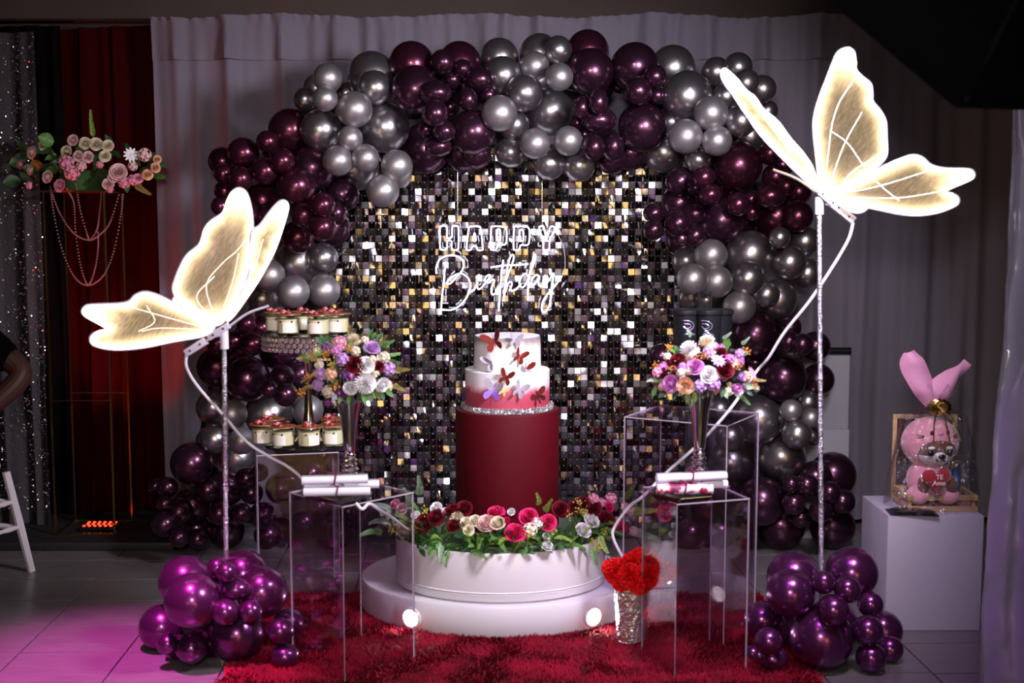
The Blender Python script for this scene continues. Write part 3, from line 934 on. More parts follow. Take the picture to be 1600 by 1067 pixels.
RW = [
 ([(525,790),(500,680),(450,600),(380,520),(310,430),(240,370),(200,310),(150,270),(110,220),(70,180),(40,162),(25,185),(40,230),(90,300),(150,390),(230,500),(330,610),(430,710),(500,775)], -0.2, 2.2, (35,175), [[(510,770),(340,540),(200,350)], [(500,740),(400,620),(350,510)]]),
 ([(545,790),(530,700),(520,600),(508,480),(512,400),(540,300),(570,220),(600,140),(630,75),(680,52),(712,70),(722,110),(725,165),(760,205),(800,240),(808,290),(810,330),(850,380),(875,430),(880,510),(882,600),(850,650),(780,700),(700,760),(610,810)], 0.1, 0.1, (680,55), [[(560,780),(580,600),(600,450),(640,330),(715,215)], [(590,480),(680,545),(765,665)], [(590,760),(660,560),(755,385)], [(640,790),(700,700),(850,600)]]),
 ([(610,820),(700,760),(830,690),(900,655),(960,630),(1020,612),(1070,625),(1110,660),(1180,678),(1300,680),(1335,695),(1335,725),(1290,750),(1185,797),(1240,815),(1258,840),(1240,870),(1150,905),(1050,918),(950,910),(800,880),(700,860)], -0.35, 0.3, (1325,705), [[(640,810),(860,765),(1115,685)], [(810,725),(880,790),(950,845)], [(700,830),(950,830),(1150,800)]]),
 ([(620,830),(680,830),(760,845),(782,880),(740,905),(680,890),(620,850)], -0.5, 0.2, (780,880), []),
]
rb_root = butterfly('glowing butterfly lamp on the taller silver pole beside the right hand drape', YB - 0.02, (1287, 900), (1280, 312), RW, (1120, 60), 3.333, (1283, 296),
    [('body_bar', (1276, 296), (1308, 324), 0.024), ('controller_box', (1300, 318), (1333, 345), 0.026), ('rod', (1208, 265), (1282, 305), 0.0042), ('rod', (1290, 318), (1332, 352), 0.004)], (1280, 335))

def cable(root, pts, label=None):
    P = [at(x, y, Y) - root.location for x, y, Y in pts]
    b = MB(); b.tube(crom(P, 8), 0.0052, 7)
    part('cable', b, MATS['cable'], root)
cable(lb_root, [(291, 553, 4.13), (292, 575, 4.13), (310, 605, 4.15), (350, 650, 4.18), (385, 690, 4.22), (420, 713, 4.22), (448, 728, 4.20), (470, 746, 4.16), (477, 762, 4.05)])
cable(lb_root, [(556, 786, 3.80), (566, 795, 3.80), (577, 787, 3.84), (592, 796, 3.95), (612, 808, 4.15), (640, 830, 4.45)])
cable(rb_root, [(1333, 348, 4.10), (1325, 375, 4.10), (1300, 418, 4.12), (1265, 470, 4.14), (1225, 520, 4.2), (1200, 560, 4.25), (1180, 583, 4.3), (1140, 640, 4.2), (1090, 695, 4.2), (1045, 735, 4.15), (1005, 775, 4.12), (985, 790, 4.18), (962, 820, 4.22), (958, 840, 4.22), (975, 875, 4.22)])

# ---------------------------------------------------------------- neon sign
ZS = 6.668
ns = thing('neon_sign', 'white neon sign reading HAPPY Birthday hung on the sequin screen', 'sign', at(780, 420, SY - 0.045))
NY = SY - 0.045
def zp(p):
    return at(670 + p[0] / ZS, 340 + p[1] / ZS, NY) - ns.location
def neon(pts, closed=False, r=0.0036, n=5):
    b = MB(); b.tube(crom([zp(p) for p in pts], n, closed), r, 7, closed)
    return b
LET = [
 [[(115,112),(135,88),(170,88),(188,112),(188,190),(200,212),(230,212),(242,190),(242,112),(260,88),(290,88),(308,112),(308,308),(290,335),(255,335),(238,312),(238,258),(225,240),(202,240),(190,258),(190,308),(172,333),(135,333),(118,308)]],
 [[(432,93),(520,95),(540,122),(562,310),(550,338),(512,338),(498,318),(488,300),(458,300),(445,318),(432,338),(400,338),(393,318),(415,122)], [(477,160),(490,235),(464,235)]],
 [[(650,115),(665,92),(770,95),(800,110),(812,150),(808,250),(790,280),(725,285),(712,300),(708,320),(690,338),(660,335),(645,310)], [(724,120),(742,135),(745,220),(730,240),(712,225),(708,140)]],
 [[(888,115),(905,92),(1010,95),(1040,110),(1050,150),(1045,250),(1025,285),(965,285),(950,300),(945,320),(925,340),(895,335),(883,310)], [(965,125),(982,145),(985,225),(967,245),(947,225),(945,145)]],
 [[(1150,112),(1165,92),(1195,95),(1222,190),(1238,190),(1262,110),(1285,92),(1310,105),(1308,142),(1262,230),(1254,318),(1240,340),(1205,340),(1193,318),(1190,245)]],
]
for L_ in LET:
    b = MB()
    for i, pth in enumerate(L_):
        b2 = neon(pth, True, 0.0034)
        b.add(b2.v, b2.f)
    part('letter_tube', b, MATS['neon'], ns)
STK = [
 [(180,460),(165,560),(150,720),(135,850),(128,975)],
 [(80,585),(78,520),(110,440),(180,400),(270,395),(340,430),(365,490),(340,560),(280,630),(225,685),(195,690),(195,665),(240,620),(310,585),(360,590),(415,640),(430,720),(400,820),(330,910),(240,960),(140,960)],
 [(425,780),(470,752),(500,690),(500,665),(510,738),(540,738),(590,680),(640,610),(622,598),(590,625),(585,655),(620,680),(660,648),(682,660),(652,740),(660,795),(690,792),(730,720)],
 [(775,440),(760,560),(745,750),(728,975)],
 [(645,520),(760,500),(900,495),(1035,485)],
 [(785,838),(800,650),(830,470),(860,393),(886,402),(870,480),(830,580),(800,690),(795,780),(820,700),(850,668),(866,692),(850,740),(872,760),(920,735),(960,690)],
 [(1040,618),(1010,583),(965,620),(945,680),(960,722),(990,720),(1030,650),(1062,540),(1085,430),(1100,385),(1112,402),(1097,470),(1050,600),(1035,720),(1030,865)],
 [(1150,608),(1115,598),(1078,640),(1066,690),(1090,702),(1130,650),(1152,612),(1142,680),(1160,716),(1200,690),(1212,600),(1192,660),(1212,692),(1260,640),(1300,578),(1290,680),(1270,850),(1245,940),(1210,985),(1180,970),(1180,900),(1220,820),(1290,740),(1345,670),(1385,608)],
]
for s_ in STK:
    part('script_tube', neon(s_), MATS['neon'], ns)
part('script_tube', neon([(517, 592), (524, 602)], False, 0.0044), MATS['neon'], ns)
for x in (300, 1180):
    b = MB(); b.tube([zp((x, 92)), zp((x, -520))], 0.0008, 4); part('hanging_wire', b, MATS['chrome'], ns)
b = MB(); b.tube(crom([zp((1310, 120)), zp((1400, 300)), zp((1420, 500)), zp((1390, 620))], 6), 0.0016, 5)
part('wire', b, MATS['cable'], ns)
b = MB(); b.box(zp((740, 545)) + Vector((0, 0.012, 0)), (1420 / ZS * NY / F, 0.004, 960 / ZS * NY / F))
part('clear_plate', b, [MATS['sign_plate']], ns, smooth=False)

# ---------------------------------------------------------------- rug
RX0, RX1, RY0, RY1 = -0.95, 1.00, 3.40, 4.76
rug = thing('shaggy_rug', 'deep red shaggy rug under the round white stage and clear stands', 'rug', (0, 4.0, 0))
b = MB(); b.box(((RX0 + RX1) / 2, (RY0 + RY1) / 2 - 4.0, 0.006), (RX1 - RX0, RY1 - RY0, 0.012), bev=0.003)
part('backing', b, MATS['rug_base'], rug)
PLX, PLY, PLA, PLB = -0.045, 4.66, 0.545, 0.43
b = MB()
rr = random.Random(9)
V = []; Q = []
n_ = 0
while n_ < 66000:
    x, y = rr.uniform(RX0, RX1), rr.uniform(RY0, RY1)
    if y < 3.6 and rr.random() < 0.4: continue
    if ((x - PLX) / (PLA - 0.006)) ** 2 + ((y - PLY) / (PLB - 0.006)) ** 2 < 1: continue
    n_ += 1
    cl_ = noise.noise(Vector((x * 9, y * 9, 3.0)))
    a = 2 * PI * noise.noise(Vector((x * 5, y * 5, 0))) + rr.gauss(0, 0.9)
    h = rr.uniform(0.022, 0.036)
    ln = rr.uniform(0.010, 0.028)
    if x < RX0 + .02 or x > RX1 - .02 or y > RY1 - .02: ln *= 1.3
    dx, dy = math.cos(a) * ln, math.sin(a) * ln
    wx, wy = -math.sin(a) * 0.0022, math.cos(a) * 0.0022
    k = len(V)
    V += [(x - wx, y - wy - 4.0, 0.010), (x + wx, y + wy - 4.0, 0.010), (x + dx * .45 + wx, y + dy * .45 + wy - 4.0, h * .7), (x + dx * .45 - wx, y + dy * .45 - wy - 4.0, h * .7), (x + dx, y + dy - 4.0, h * (0.92 + 0.2 * cl_))]
    Q += [(k, k + 1, k + 2, k + 3), (k + 3, k + 2, k + 4)]
b.v = V; b.f = Q; b.m = [0] * len(Q)
part('pile', b, MATS['rug_pile'], rug, kind='stuff')

# ---------------------------------------------------------------- round stage, flower drum, cake
ps = thing('round_stage', 'low round white stage with lit spots standing on the red rug', 'stage', (PLX, PLY, 0.0))
b = MB(); b.lathe([(0.0, 0.014), (0.985, 0.014), (1.0, 0.022), (1.0, 0.122), (0.99, 0.13), (0.0, 0.13)], 96, sx=PLA, sy=PLB)
part('body', b, MATS['white_satin'], ps)
for px, py in ((643, 965), (926, 963), (1045, 935)):
    if px < 1000:
        d = ray(px, py)
        lo_, hi_ = 3.9, 4.66
        for _ in range(40):
            m_ = (lo_ + hi_) / 2
            P = at(px, py, m_)
            if ((P.x - PLX) / PLA) ** 2 + ((P.y - PLY) / PLB) ** 2 > 1: lo_ = m_
            else: hi_ = m_
        P = at(px, py, lo_)
    else:
        a_ = math.radians(-22); P = Vector((PLX + PLA * math.cos(a_), PLY + PLB * math.sin(a_), 0.075))
    nrm = Vector(((P.x - PLX) / PLA ** 2, (P.y - PLY) / PLB ** 2, 0)).normalized()
    qq = nrm.to_track_quat('Z', 'Y').to_euler()
    b = MB(); b.lathe([(0.030, -0.004), (0.041, -0.004), (0.041, 0.004), (0.036, 0.008), (0.031, 0.007), (0.030, 0.001)], 28, caps=False)
    fx = part('spot_ring', b, MATS['white_gloss'], ps, P - ps.location + nrm * 0.001, qq)
    b = MB(); b.lathe([(0.0305, 0.0), (0.0305, 0.004), (0.0, 0.0055)], 28)
    part('spot_lens', b, MATS['lamp_white'], fx)

DX, DY, DA, DB, DZ0, DZ1 = -0.045, 4.585, 0.405, 0.325, 0.13, 0.315
dr = thing('flower_drum', 'wide white drum planter under the cake cylinder rimmed with flowers', 'planter', (DX, DY, DZ0))
H = DZ1 - DZ0
b = MB(); b.lathe([(0.0, 0.0), (0.955, 0.0), (0.955, 0.007), (0.995, 0.008), (1.0, 0.012), (1.0, 0.034), (0.992, 0.036), (0.992, H - 0.004), (0.985, H), (0.96, H), (0.955, H - 0.012), (0.0, H - 0.012)], 96, sx=DA, sy=DB)
part('body', b, MATS['white_gloss'], dr)
b = MB(); b.lathe([(0.992, 0.036), (1.004, 0.039), (0.992, 0.042)], 96, sx=DA, sy=DB, caps=False)
part('trim_band', b, MATS['white_satin'], dr)

CX, CY = -0.018, 4.66
cz0 = DZ1 - 0.012
cz1 = at(794, 637, 4.66).z
rcy = 82.0 * CY / F
b = MB(); b.lathe([(0.0, 0.0), (rcy * .99, 0.0), (rcy, 0.006), (rcy, cz1 - cz0 - 0.008), (rcy - 0.003, cz1 - cz0 - 0.001), (rcy - 0.012, cz1 - cz0), (0.0, cz1 - cz0)], 72)
solo('cake_plinth', b, MATS['burgundy_wrap'], 'tall burgundy cylinder plinth rising from the flowers under the cake', 'cake stand', (CX, CY, cz0))
ck = thing('cake', 'two tier white and wine red cake decorated with foil butterflies', 'cake', (CX, CY, cz1))
rb_ = 72.0 * CY / F
b = MB(); b.lathe([(0.0, 0.0), (rb_, 0.0), (rb_, 0.020), (0.0, 0.020)], 72); part('glitter_board', b, MATS['glitter'], ck)
b = MB()
rr = random.Random(31)
for i in range(700):
    a = rr.uniform(0, 2 * PI); z = rr.uniform(0.002, 0.018)
    p = Vector((math.cos(a) * (rb_ + .0006), math.sin(a) * (rb_ + .0006), z))
    R3 = Euler((rr.gauss(0, .5), 0, a + PI / 2 + rr.gauss(0, .5))).to_matrix(); r = 0.0022
    b.add([p + R3 @ Vector(k) for k in ((-r, 0, -r), (r, 0, -r), (r, 0, r), (-r, 0, r))], [(0, 1, 2, 3)])
part('glitter', b, MATS['spangle'], ck, kind='stuff', smooth=False)
z1 = at(794, 575, CY).z - cz1
z2 = at(794, 524, CY).z - cz1
r1, r2 = 66.5 * CY / F, 52.5 * CY / F
b = MB(); b.lathe([(0.0, 0.0), (r1, 0.0), (r1, z1 - 0.02 - 0.004), (r1 - 0.004, z1 - 0.02), (0.0, z1 - 0.02)], 72)
part('lower_tier', b, MATS['cake_lower'], ck, (0, 0, 0.020))
b = MB(); b.lathe([(0.0, 0.0), (r2 * 1.01, 0.0), (r2 * .995, (z2 - z1) * .6), (r2 * 0.985, z2 - z1 - 0.004), (r2 * 0.985 - 0.004, z2 - z1), (0.0, z2 - z1)], 72)
part('upper_tier', b, MATS['cake_upper'], ck, (0, 0, z1))
b = MB(); b.lathe([(0.0, 0.0), (r2 * .97, 0.0), (r2 * .965, 0.0016), (0.0, 0.0016)], 60)
part('icing_top', b, MATS['white_satin'], ck, (0, 0, z2))
# foil butterflies on the cake: four wings each
def foil_butterfly(mats_pair, open_):
    b = MB()
    UP = [(0, 0), (0.25, 0.55), (0.7, 0.95), (1.05, 0.95), (1.1, 0.65), (0.85, 0.25), (0.45, 0.0)]
    LO = [(0, 0), (0.45, -0.02), (0.8, -0.25), (0.8, -0.6), (0.55, -0.8), (0.3, -0.6), (0.12, -0.3)]
    for sgn in (-1, 1):
        for o_, mi in ((UP, 0), (LO, 1)):
            V = [Vector((sgn * x * math.cos(open_), -abs(x) * math.sin(open_) - 0.05, z)) for x, z in o_]
            V2 = [v + Vector((0, 0.03, 0)) for v in V]
            n = len(V)
            b.add(V + V2, [tuple(range(n)), tuple(range(n, 2 * n))[::-1]] + [(i, (i + 1) % n, n + (i + 1) % n, n + i) for i in range(n)], mi if sgn > 0 else mi)
    b.tube([(0, -0.04, -0.45), (0, -0.07, 0.0), (0, -0.04, 0.5)], [0.03, 0.06, 0.03], 5, mi=1)
    b.tube([(0, -0.05, 0.5), (0.15, -0.15, 0.85)], 0.012, 4, mi=1)
    b.tube([(0, -0.05, 0.5), (-0.15, -0.15, 0.85)], 0.012, 4, mi=1)
    return b
BF = [(350+25,205,'foil_wine','foil_wine',.5,22,-20,'u'), (640,370,'foil_wine','foil_wine',.75,17,25,'u'), (600,190,'foil_pale','foil_pale',.6,15,10,'u'), (350,440,'foil_pale','foil_pale',1.1,20,-30,'u'),
      (720,510,'foil_wine','foil_pale',.9,17,10,'u'), (500,600,'foil_wine','foil_wine',.75,18,20,'l'), (370,750,'foil_pale','foil_violet',.7,24,15,'l'), (480,750,'foil_gold','foil_gold',.9,13,30,'l'), (640,740,'foil_pale','foil_pale',.8,19,25,'l'), (850,800,'foil_wine','choc',.8,17,-20,'l')]
for zx, zy, m1, m2, op, rpx, rol, tier in BF:
    px, py = 720 + zx / 7.112, 505 + zy / 7.112
    rt = (r2 if tier == 'u' else r1) + 0.006
    lo_, hi_ = 4.3, CY
    for _ in range(40):
        m_ = (lo_ + hi_) / 2
        P = at(px, py, m_)
        if (P.x - CX) ** 2 + (P.y - CY) ** 2 > rt ** 2: lo_ = m_
        else: hi_ = m_
    P = at(px, py, lo_)
    az = math.atan2(P.x - CX, -(P.y - CY))
    M3 = Matrix.Rotation(az, 3, 'Z') @ Matrix.Rotation(math.radians(rol), 3, 'Y')
    o = part('butterfly_topper', foil_butterfly(None, op), [MATS[m1], MATS[m2]], ck, P - ck.location, M3.to_euler(), label={'foil_wine': 'wine red foil butterfly', 'foil_pale': 'pale silver foil butterfly', 'foil_gold': 'gold foil butterfly'}[m1], smooth=False)
    o.scale = (rpx * 0.82 * P.y / F,) * 3

# ---------------------------------------------------------------- clear acrylic stands
def acrylic_stand(label, corner_front, ang, wx, wy, h):
    """corner_front: the corner nearest the camera; wx runs along ang, wy along ang+90"""
    t = 0.0042
    root = thing('acrylic_stand', label, 'display stand', (corner_front[0], corner_front[1], 0), ang)
    def pan(nm, c, d, axis):
        b = MB(); b.box(c, d)
        b.m = [0 if (i // 2) == axis else 1 for i in range(6)]
        part(nm, b, [MATS['acrylic'], MATS['acrylic_edge']], root, smooth=False)
    pan('side_panel', (wx / 2, t / 2, h / 2 - t / 2), (wx, t, h - t), 1)
    pan('side_panel', (wx / 2, wy - t / 2, h / 2 - t / 2), (wx, t, h - t), 1)
    pan('side_panel', (t / 2, wy / 2, h / 2 - t / 2), (t, wy - 2 * t, h - t), 0)
    pan('side_panel', (wx - t / 2, wy / 2, h / 2 - t / 2), (t, wy - 2 * t, h - t), 0)
    pan('top_panel', (wx / 2, wy / 2, h - t / 2), (wx, wy, t), 2)
    return root
acrylic_stand('clear acrylic stand on the rug nearest the pink lit balloons', (-0.541, 3.815), PI / 4, 0.297, 0.297, 0.595)
acrylic_stand('clear acrylic stand behind, under the dessert jars and crystal stand', (-0.996, 4.67), math.radians(13), 0.32, 0.30, 0.595)
acrylic_stand('shorter clear acrylic stand beside the red flower vase', (0.532, 3.85), math.radians(18), 0.264, 0.27, 0.595)
acrylic_stand('tallest clear acrylic stand, behind the right hand flower vase', (0.745, 4.15), math.radians(60), 0.335, 0.393, 0.80)

# ---------------------------------------------------------------- flower kinds (unit radius, facing +Z)
FC = {}
def petal_rings(rings, seed, nu=3, nv=3, curl=0.2):
    r3 = random.Random(seed)
    b = MB()
    for (n, r, h, op, ph) in rings:
        for k in range(n):
            a0 = 2 * PI * (k + ph) / n + r3.gauss(0, .08)
            sp = 2 * PI / n * 1.35
            jr, jh = r * r3.uniform(.92, 1.08), h * r3.uniform(.92, 1.06)
            def fn(u, v, a0=a0, sp=sp, jr=jr, jh=jh, op=op):
                s_ = (u - .5) * 2
                wv = 0.35 + 0.65 * math.sin(min(1.0, v * 1.05 + .1) * PI * .62)
                a = a0 + s_ * sp / 2 * wv
                rad = jr * (0.25 + 0.75 * math.sin(v * PI / 2)) + op * v ** 3
                z = jh * v * (1 - curl * abs(s_) ** 2 * v) - 0.25 * op * v ** 4
                return Vector((rad * math.cos(a), rad * math.sin(a), z - 0.35))
            b.grid(fn, nu, nv)
    b.ball((0, 0, -0.3), 0.22, 6, 4)
    return b
def flower(kind, col):
    key = (kind, col)
    if key in FC: return FC[key]
    m = MATS[col]
    r3 = random.Random(hash(kind) % 1000 if False else len(kind) * 7 + len(col))
    if kind == 'rose':
        b = petal_rings([(3, .13, 1.0, -.04, 0), (3, .27, 1.0, -.06, .5), (4, .42, .97, -.03, .3), (5, .58, .88, .02, .1), (5, .74, .72, .10, .6), (6, .86, .50, .20, .4)], 3)
    elif kind == 'tulip':
        b = petal_rings([(3, .40, 1.15, -.12, 0), (4, .58, 1.05, .06, .4)], 5)
    elif kind == 'peony':
        b = petal_rings([(4, .16, 1.0, -.03, 0), (5, .32, .98, 0, .3), (6, .5, .90, .03, .1), (7, .68, .74, .08, .6), (8, .84, .5, .18, .4)], 8, curl=0.35)
    elif kind == 'chrysanthemum':
        b = MB()
        for i in range(95):
            t = (i + .5) / 95
            ph = math.acos(1 - 1.25 * t); a = i * 2.39996
            d = Vector((math.sin(ph) * math.cos(a), math.sin(ph) * math.sin(a), math.cos(ph)))
            s_ = d.orthogonal().normalized() * 0.10
            e = d * 1.0; mdl = d * 0.6
            b.add([d * .15 - s_ * .5, d * .15 + s_ * .5, mdl + s_, mdl - s_, e + s_ * .5 + Vector((0, 0, .05)), e - s_ * .5 + Vector((0, 0, .05))], [(0, 1, 2, 3), (3, 2, 4, 5)])
    elif kind == 'carnation':
        b = MB()
        for i in range(60):
            t = (i + .5) / 60
            ph = math.acos(1 - 1.35 * t); a = i * 2.39996
            d = Vector((math.sin(ph) * math.cos(a), math.sin(ph) * math.sin(a), math.cos(ph)))
            s_ = Vector((r3.gauss(0, 1), r3.gauss(0, 1), r3.gauss(0, 1))).cross(d).normalized()
            n_ = d.cross(s_)
            def fn(u, v, d=d, s_=s_, n_=n_):
                q_ = (u - .5) * 2
                return d * (.35 + .62 * v) + s_ * (q_ * .30 * (.4 + .6 * v)) + n_ * (.10 * math.sin(q_ * 5) * v)
            b.grid(fn, 4, 1)
    elif kind == 'daisy':
        b = MB()
        for i in range(11):
            a = 2 * PI * i / 11
            d = Vector((math.cos(a), math.sin(a), 0)); s_ = Vector((-d.y, d.x, 0)) * .19
            z = Vector((0, 0, 1))
            b.add([d * .12 - s_ * .4, d * .12 + s_ * .4, d * .6 + s_ + z * .14, d * .6 - s_ + z * .14, d + s_ * .4 + z * .05, d - s_ * .4 + z * .05], [(0, 1, 2, 3), (3, 2, 4, 5)])
        b.ball((0, 0, .06), .2, 7, 4)
    elif kind == 'stock_bloom':
        b = MB()
        for i in range(18):
            t = (i + .5) / 18
            ph = math.acos(1 - 1.3 * t); a = i * 2.39996
            d = Vector((math.sin(ph) * math.cos(a), math.sin(ph) * math.sin(a), math.cos(ph)))
            x = d.orthogonal().normalized(); y = d.cross(x)
            c = d * .72
            for k in range(5):
                a2 = 2 * PI * k / 5 + i
                e = x * math.cos(a2) + y * math.sin(a2); f_ = d.cross(e)
                b.add([c, c + e * .22 + f_ * .13 + d * .12, c + e * .34 + d * (.10 + .1 * r3.random()), c + e * .22 - f_ * .13 + d * .12], [(0, 1, 2, 3)])
        b.ball((0, 0, 0), .62, 7, 5)
    elif kind == 'berry_sprig':
        b = MB()
        for i in range(15):
            d = Vector((r3.gauss(0, .5), r3.gauss(0, .5), r3.uniform(-.2, 1.0)))
            b.ball(d, r3.uniform(.13, .2), 5, 4)
            b.tube([Vector((0, 0, -.7)), d], .03, 3, cap=False)
    elif kind == 'leaf':
        b = MB()
        def fn(u, v):
            s_ = (u - .5) * 2
            wv = math.sin(PI * min(1, v * .97 + .03)) ** .8 * .42
            return Vector((s_ * wv, (v - .0) * 2.0 - .2, .25 * abs(s_) * wv + .35 * math.sin(v * 2.2) - .1))
        b.grid(fn, 2, 5)
        def fn2(u, v): return fn(u, v) - Vector((0, 0, .02))
    elif kind == 'round_leaf':
        b = MB()
        def fn(u, v):
            s_ = (u - .5) * 2
            wv = math.sin(PI * min(1, v * .94 + .04)) ** .6 * .75
            return Vector((s_ * wv, v * 1.7 - .2, .18 * s_ * s_ + .2 * math.sin(v * 2)))
        b.grid(fn, 4, 5)
    elif kind == 'fern_sprig':
        b = MB()
        L_ = 2.2
        def ax(t): return Vector((.12 * math.sin(t * 3), t * L_, .5 * math.sin(t * 2.4)))
        b.tube([ax(i / 8) for i in range(9)], .022, 4)
        for i in range(1, 17):
            t = i / 17
            for sg in (-1, 1):
                p = ax(t)
                ln = .62 * (1 - t * .7)
                d = Vector((sg * .8, .7, .22 + r3.gauss(0, .15))).normalized()
                n_ = d.cross(Vector((0, 0, 1))).normalized() * .085
                b.add([p, p + d * ln * .5 + n_, p + d * ln, p + d * ln * .5 - n_], [(0, 1, 2, 3)])
    me = b.mesh(kind, m)
    FC[key] = me
    return me

def put(root, kind, col, P, r, face, spin=None, label=None, wide=1.0):
    """P world position, face world direction of the bloom"""
    o = link(kind, flower(kind, col), root, P - root.location)
    qd = Vector(face).normalized().to_track_quat('Z', 'Y')
    qs = Matrix.Rotation(spin if spin is not None else RN.uniform(0, 6.28), 3, 'Z')
    o.rotation_euler = (qd.to_matrix() @ qs).to_euler()
    o.scale = (r * wide, r * wide, r)
    if label: o['label'] = label
    return o
def put_leaf(root, kind, col, P, r, tipdir, updir=(0, -1, .3)):
    o = link(kind, flower(kind, col), root, P - root.location)
    y = Vector(tipdir).normalized()
    z = Vector(updir); z = (z - y * z.dot(y)).normalized()
    x = y.cross(z)
    o.rotation_euler = Matrix((x, y, z)).transposed().to_euler()
    o.scale = (r, r, r)
    return o
FL = {'f_white': 'white', 'f_cream': 'cream', 'f_blush': 'blush', 'f_wine': 'dark wine red', 'f_hot': 'hot pink', 'f_lilac': 'lilac', 'f_mauve': 'mauve pink', 'f_pink': 'pink', 'f_peach': 'peach', 'f_plum': 'plum purple', 'f_red': 'bright red', 'berry_orange': 'orange', 'berry_yellow': 'yellow'}

def bouquet(label, group, org, sc, Cpx, rad, Y, vase_top, rows, leaves):
    C = at(*Cpx, Y)
    k = Y / F
    rx, rz, ry = rad[0] * k, rad[1] * k, rad[0] * k * .95
    root = thing('flower_bouquet', label, 'flowers', vase_top, 0, group)
    def surf(px, py, push=1.0):
        P = at(px, py, Y)
        u, v = (P.x - C.x) / rx, (P.z - C.z) / rz
        d = max(0.0, 1 - u * u - v * v)
        yy = C.y - ry * math.sqrt(d) * push
        P = at(px, py, yy)
        return P, Vector((u / rx, -math.sqrt(d + .05) / ry, v / rz + .25 / rz))
    for zx, zy, zr, kind, col in rows:
        P, nrm = surf(org[0] + zx / sc, org[1] + zy / sc)
        put(root, kind, col, P - nrm.normalized() * zr / sc * k * .15, zr / sc * k * 1.08, nrm, label=FL[col] + ' ' + kind.replace('_', ' '))
    for zx, zy, zr, kind, col, tx, ty in leaves:
        P, nrm = surf(org[0] + zx / sc, org[1] + zy / sc, .9)
        put_leaf(root, kind, col, P + Vector((0, .012, .010)), zr / sc * k * .78, Vector((tx, -.25, ty)), (0, -1, .45))
    # back half of the ball, loosely filled
    for i in range(64):
        a, e = RN.uniform(0, 2 * PI), RN.uniform(-.75, 1.2)
        d = Vector((math.cos(a) * math.cos(e), math.sin(a) * math.cos(e), math.sin(e)))
        if d.y < -.15 and i % 3: d.y *= .3
        P = C + Vector((d.x * rx * .84, d.y * ry * .84, d.z * rz * .84))
        kd, cl_ = RN.choice([('leaf', 'leaf_dark'), ('fern_sprig', 'leaf_green'), ('stock_bloom', 'f_mauve'), ('rose', 'f_wine'), ('stock_bloom', 'f_cream'), ('fern_sprig', 'leaf_olive'), ('leaf', 'leaf_dark'), ('leaf', 'leaf_green')])
        if kd in ('leaf', 'fern_sprig'): put_leaf(root, kd, cl_, P, RN.uniform(.016, .024), d + Vector((0, 0, -.2)), (0, -1, .4))
        else: put(root, kd, cl_, P, RN.uniform(.018, .024), d)
    b = MB()
    for i in range(9):
        a = 2 * PI * i / 9
        b.tube([Vector((.018 * math.cos(a), .018 * math.sin(a), -.10)), Vector((.05 * math.cos(a), .05 * math.sin(a), (C.z - vase_top[2]) * .8))], .0022, 4)
    part('stem', b, MATS['stem_dark'], root)
    return root

def trumpet_vase(label, loc, h, r):
    root = thing('trumpet_vase', label, 'vase', loc, 0, None)
    b = MB()
    prof = [(0.0, 0.0), (r * .95, 0.0), (r, .006), (r * .9, .014), (r * .55, .022), (r * .45, .032)]
    part('foot', (lambda m: (m.lathe(prof, 28), m)[1])(b), MATS['chrome'], root)
    z = .032
    n = 6
    for i in range(n):
        b = MB()
        hh = (h * .42 - .032) / n
        rr_ = r * (.62 if i % 2 else .74) * (1 if i < 4 else .85)
        b.lathe([(r * .40, 0), (rr_, hh * .3), (rr_ * 1.02, hh * .55), (rr_ * .8, hh * .85), (r * .40, hh)], 24, caps=True)
        part('stem_bead', b, MATS['chrome'], root, (0, 0, z))
        z += hh
    b = MB()
    b.lathe([(r * .42, z), (r * .52, z + .012), (r * .60, h * .62), (r * .82, h * .85), (r * 1.12, h), (r * 1.07, h), (r * .78, h * .85), (r * .5, h * .6), (0.0, h * .58)], 32, caps=False)
    part('trumpet', b, MATS['chrome'], root)
    return root

STAND_Z = 0.595
VL = on(547, 768, STAND_Z + 0.001); VL = Vector((at(547, 740, 4.06).x, 4.06, STAND_Z))
vt = at(548, 628, 4.06).z
trumpet_vase('mirror chrome trumpet vase on the stand with the plain white scrolls', VL, vt - STAND_Z, 0.040)
R1 = [(700,420,92,'rose','f_wine'),(825,635,112,'chrysanthemum','f_white'),(655,690,75,'rose','f_white'),(1020,655,78,'rose','f_white'),(570,365,78,'stock_bloom','f_lilac'),(330,525,72,'stock_bloom','f_lilac'),(295,655,70,'stock_bloom','f_lilac'),
      (1090,470,80,'stock_bloom','f_lilac'),(905,230,82,'rose','f_lilac'),(535,175,80,'stock_bloom','f_pink'),(500,265,64,'stock_bloom','f_mauve'),(700,150,72,'chrysanthemum','f_cream'),(820,145,48,'stock_bloom','f_cream'),(715,270,58,'stock_bloom','f_cream'),
      (1040,340,68,'stock_bloom','f_cream'),(840,420,88,'peony','f_white'),(975,445,60,'rose','f_wine'),(905,365,48,'stock_bloom','f_cream'),(440,530,72,'stock_bloom','f_peach'),(600,530,55,'stock_bloom','f_plum'),(555,735,64,'rose','f_plum'),
      (500,650,64,'berry_sprig','berry_orange'),(120,725,66,'berry_sprig','berry_orange'),(190,560,58,'berry_sprig','berry_orange'),(250,340,60,'berry_sprig','berry_orange'),(290,275,50,'stock_bloom','f_cream'),(640,250,52,'berry_sprig','berry_orange'),(400,300,54,'berry_sprig','berry_orange'),
      (380,230,50,'stock_bloom','f_plum'),(940,520,44,'stock_bloom','f_cream'),(460,420,58,'berry_sprig','berry_yellow')]
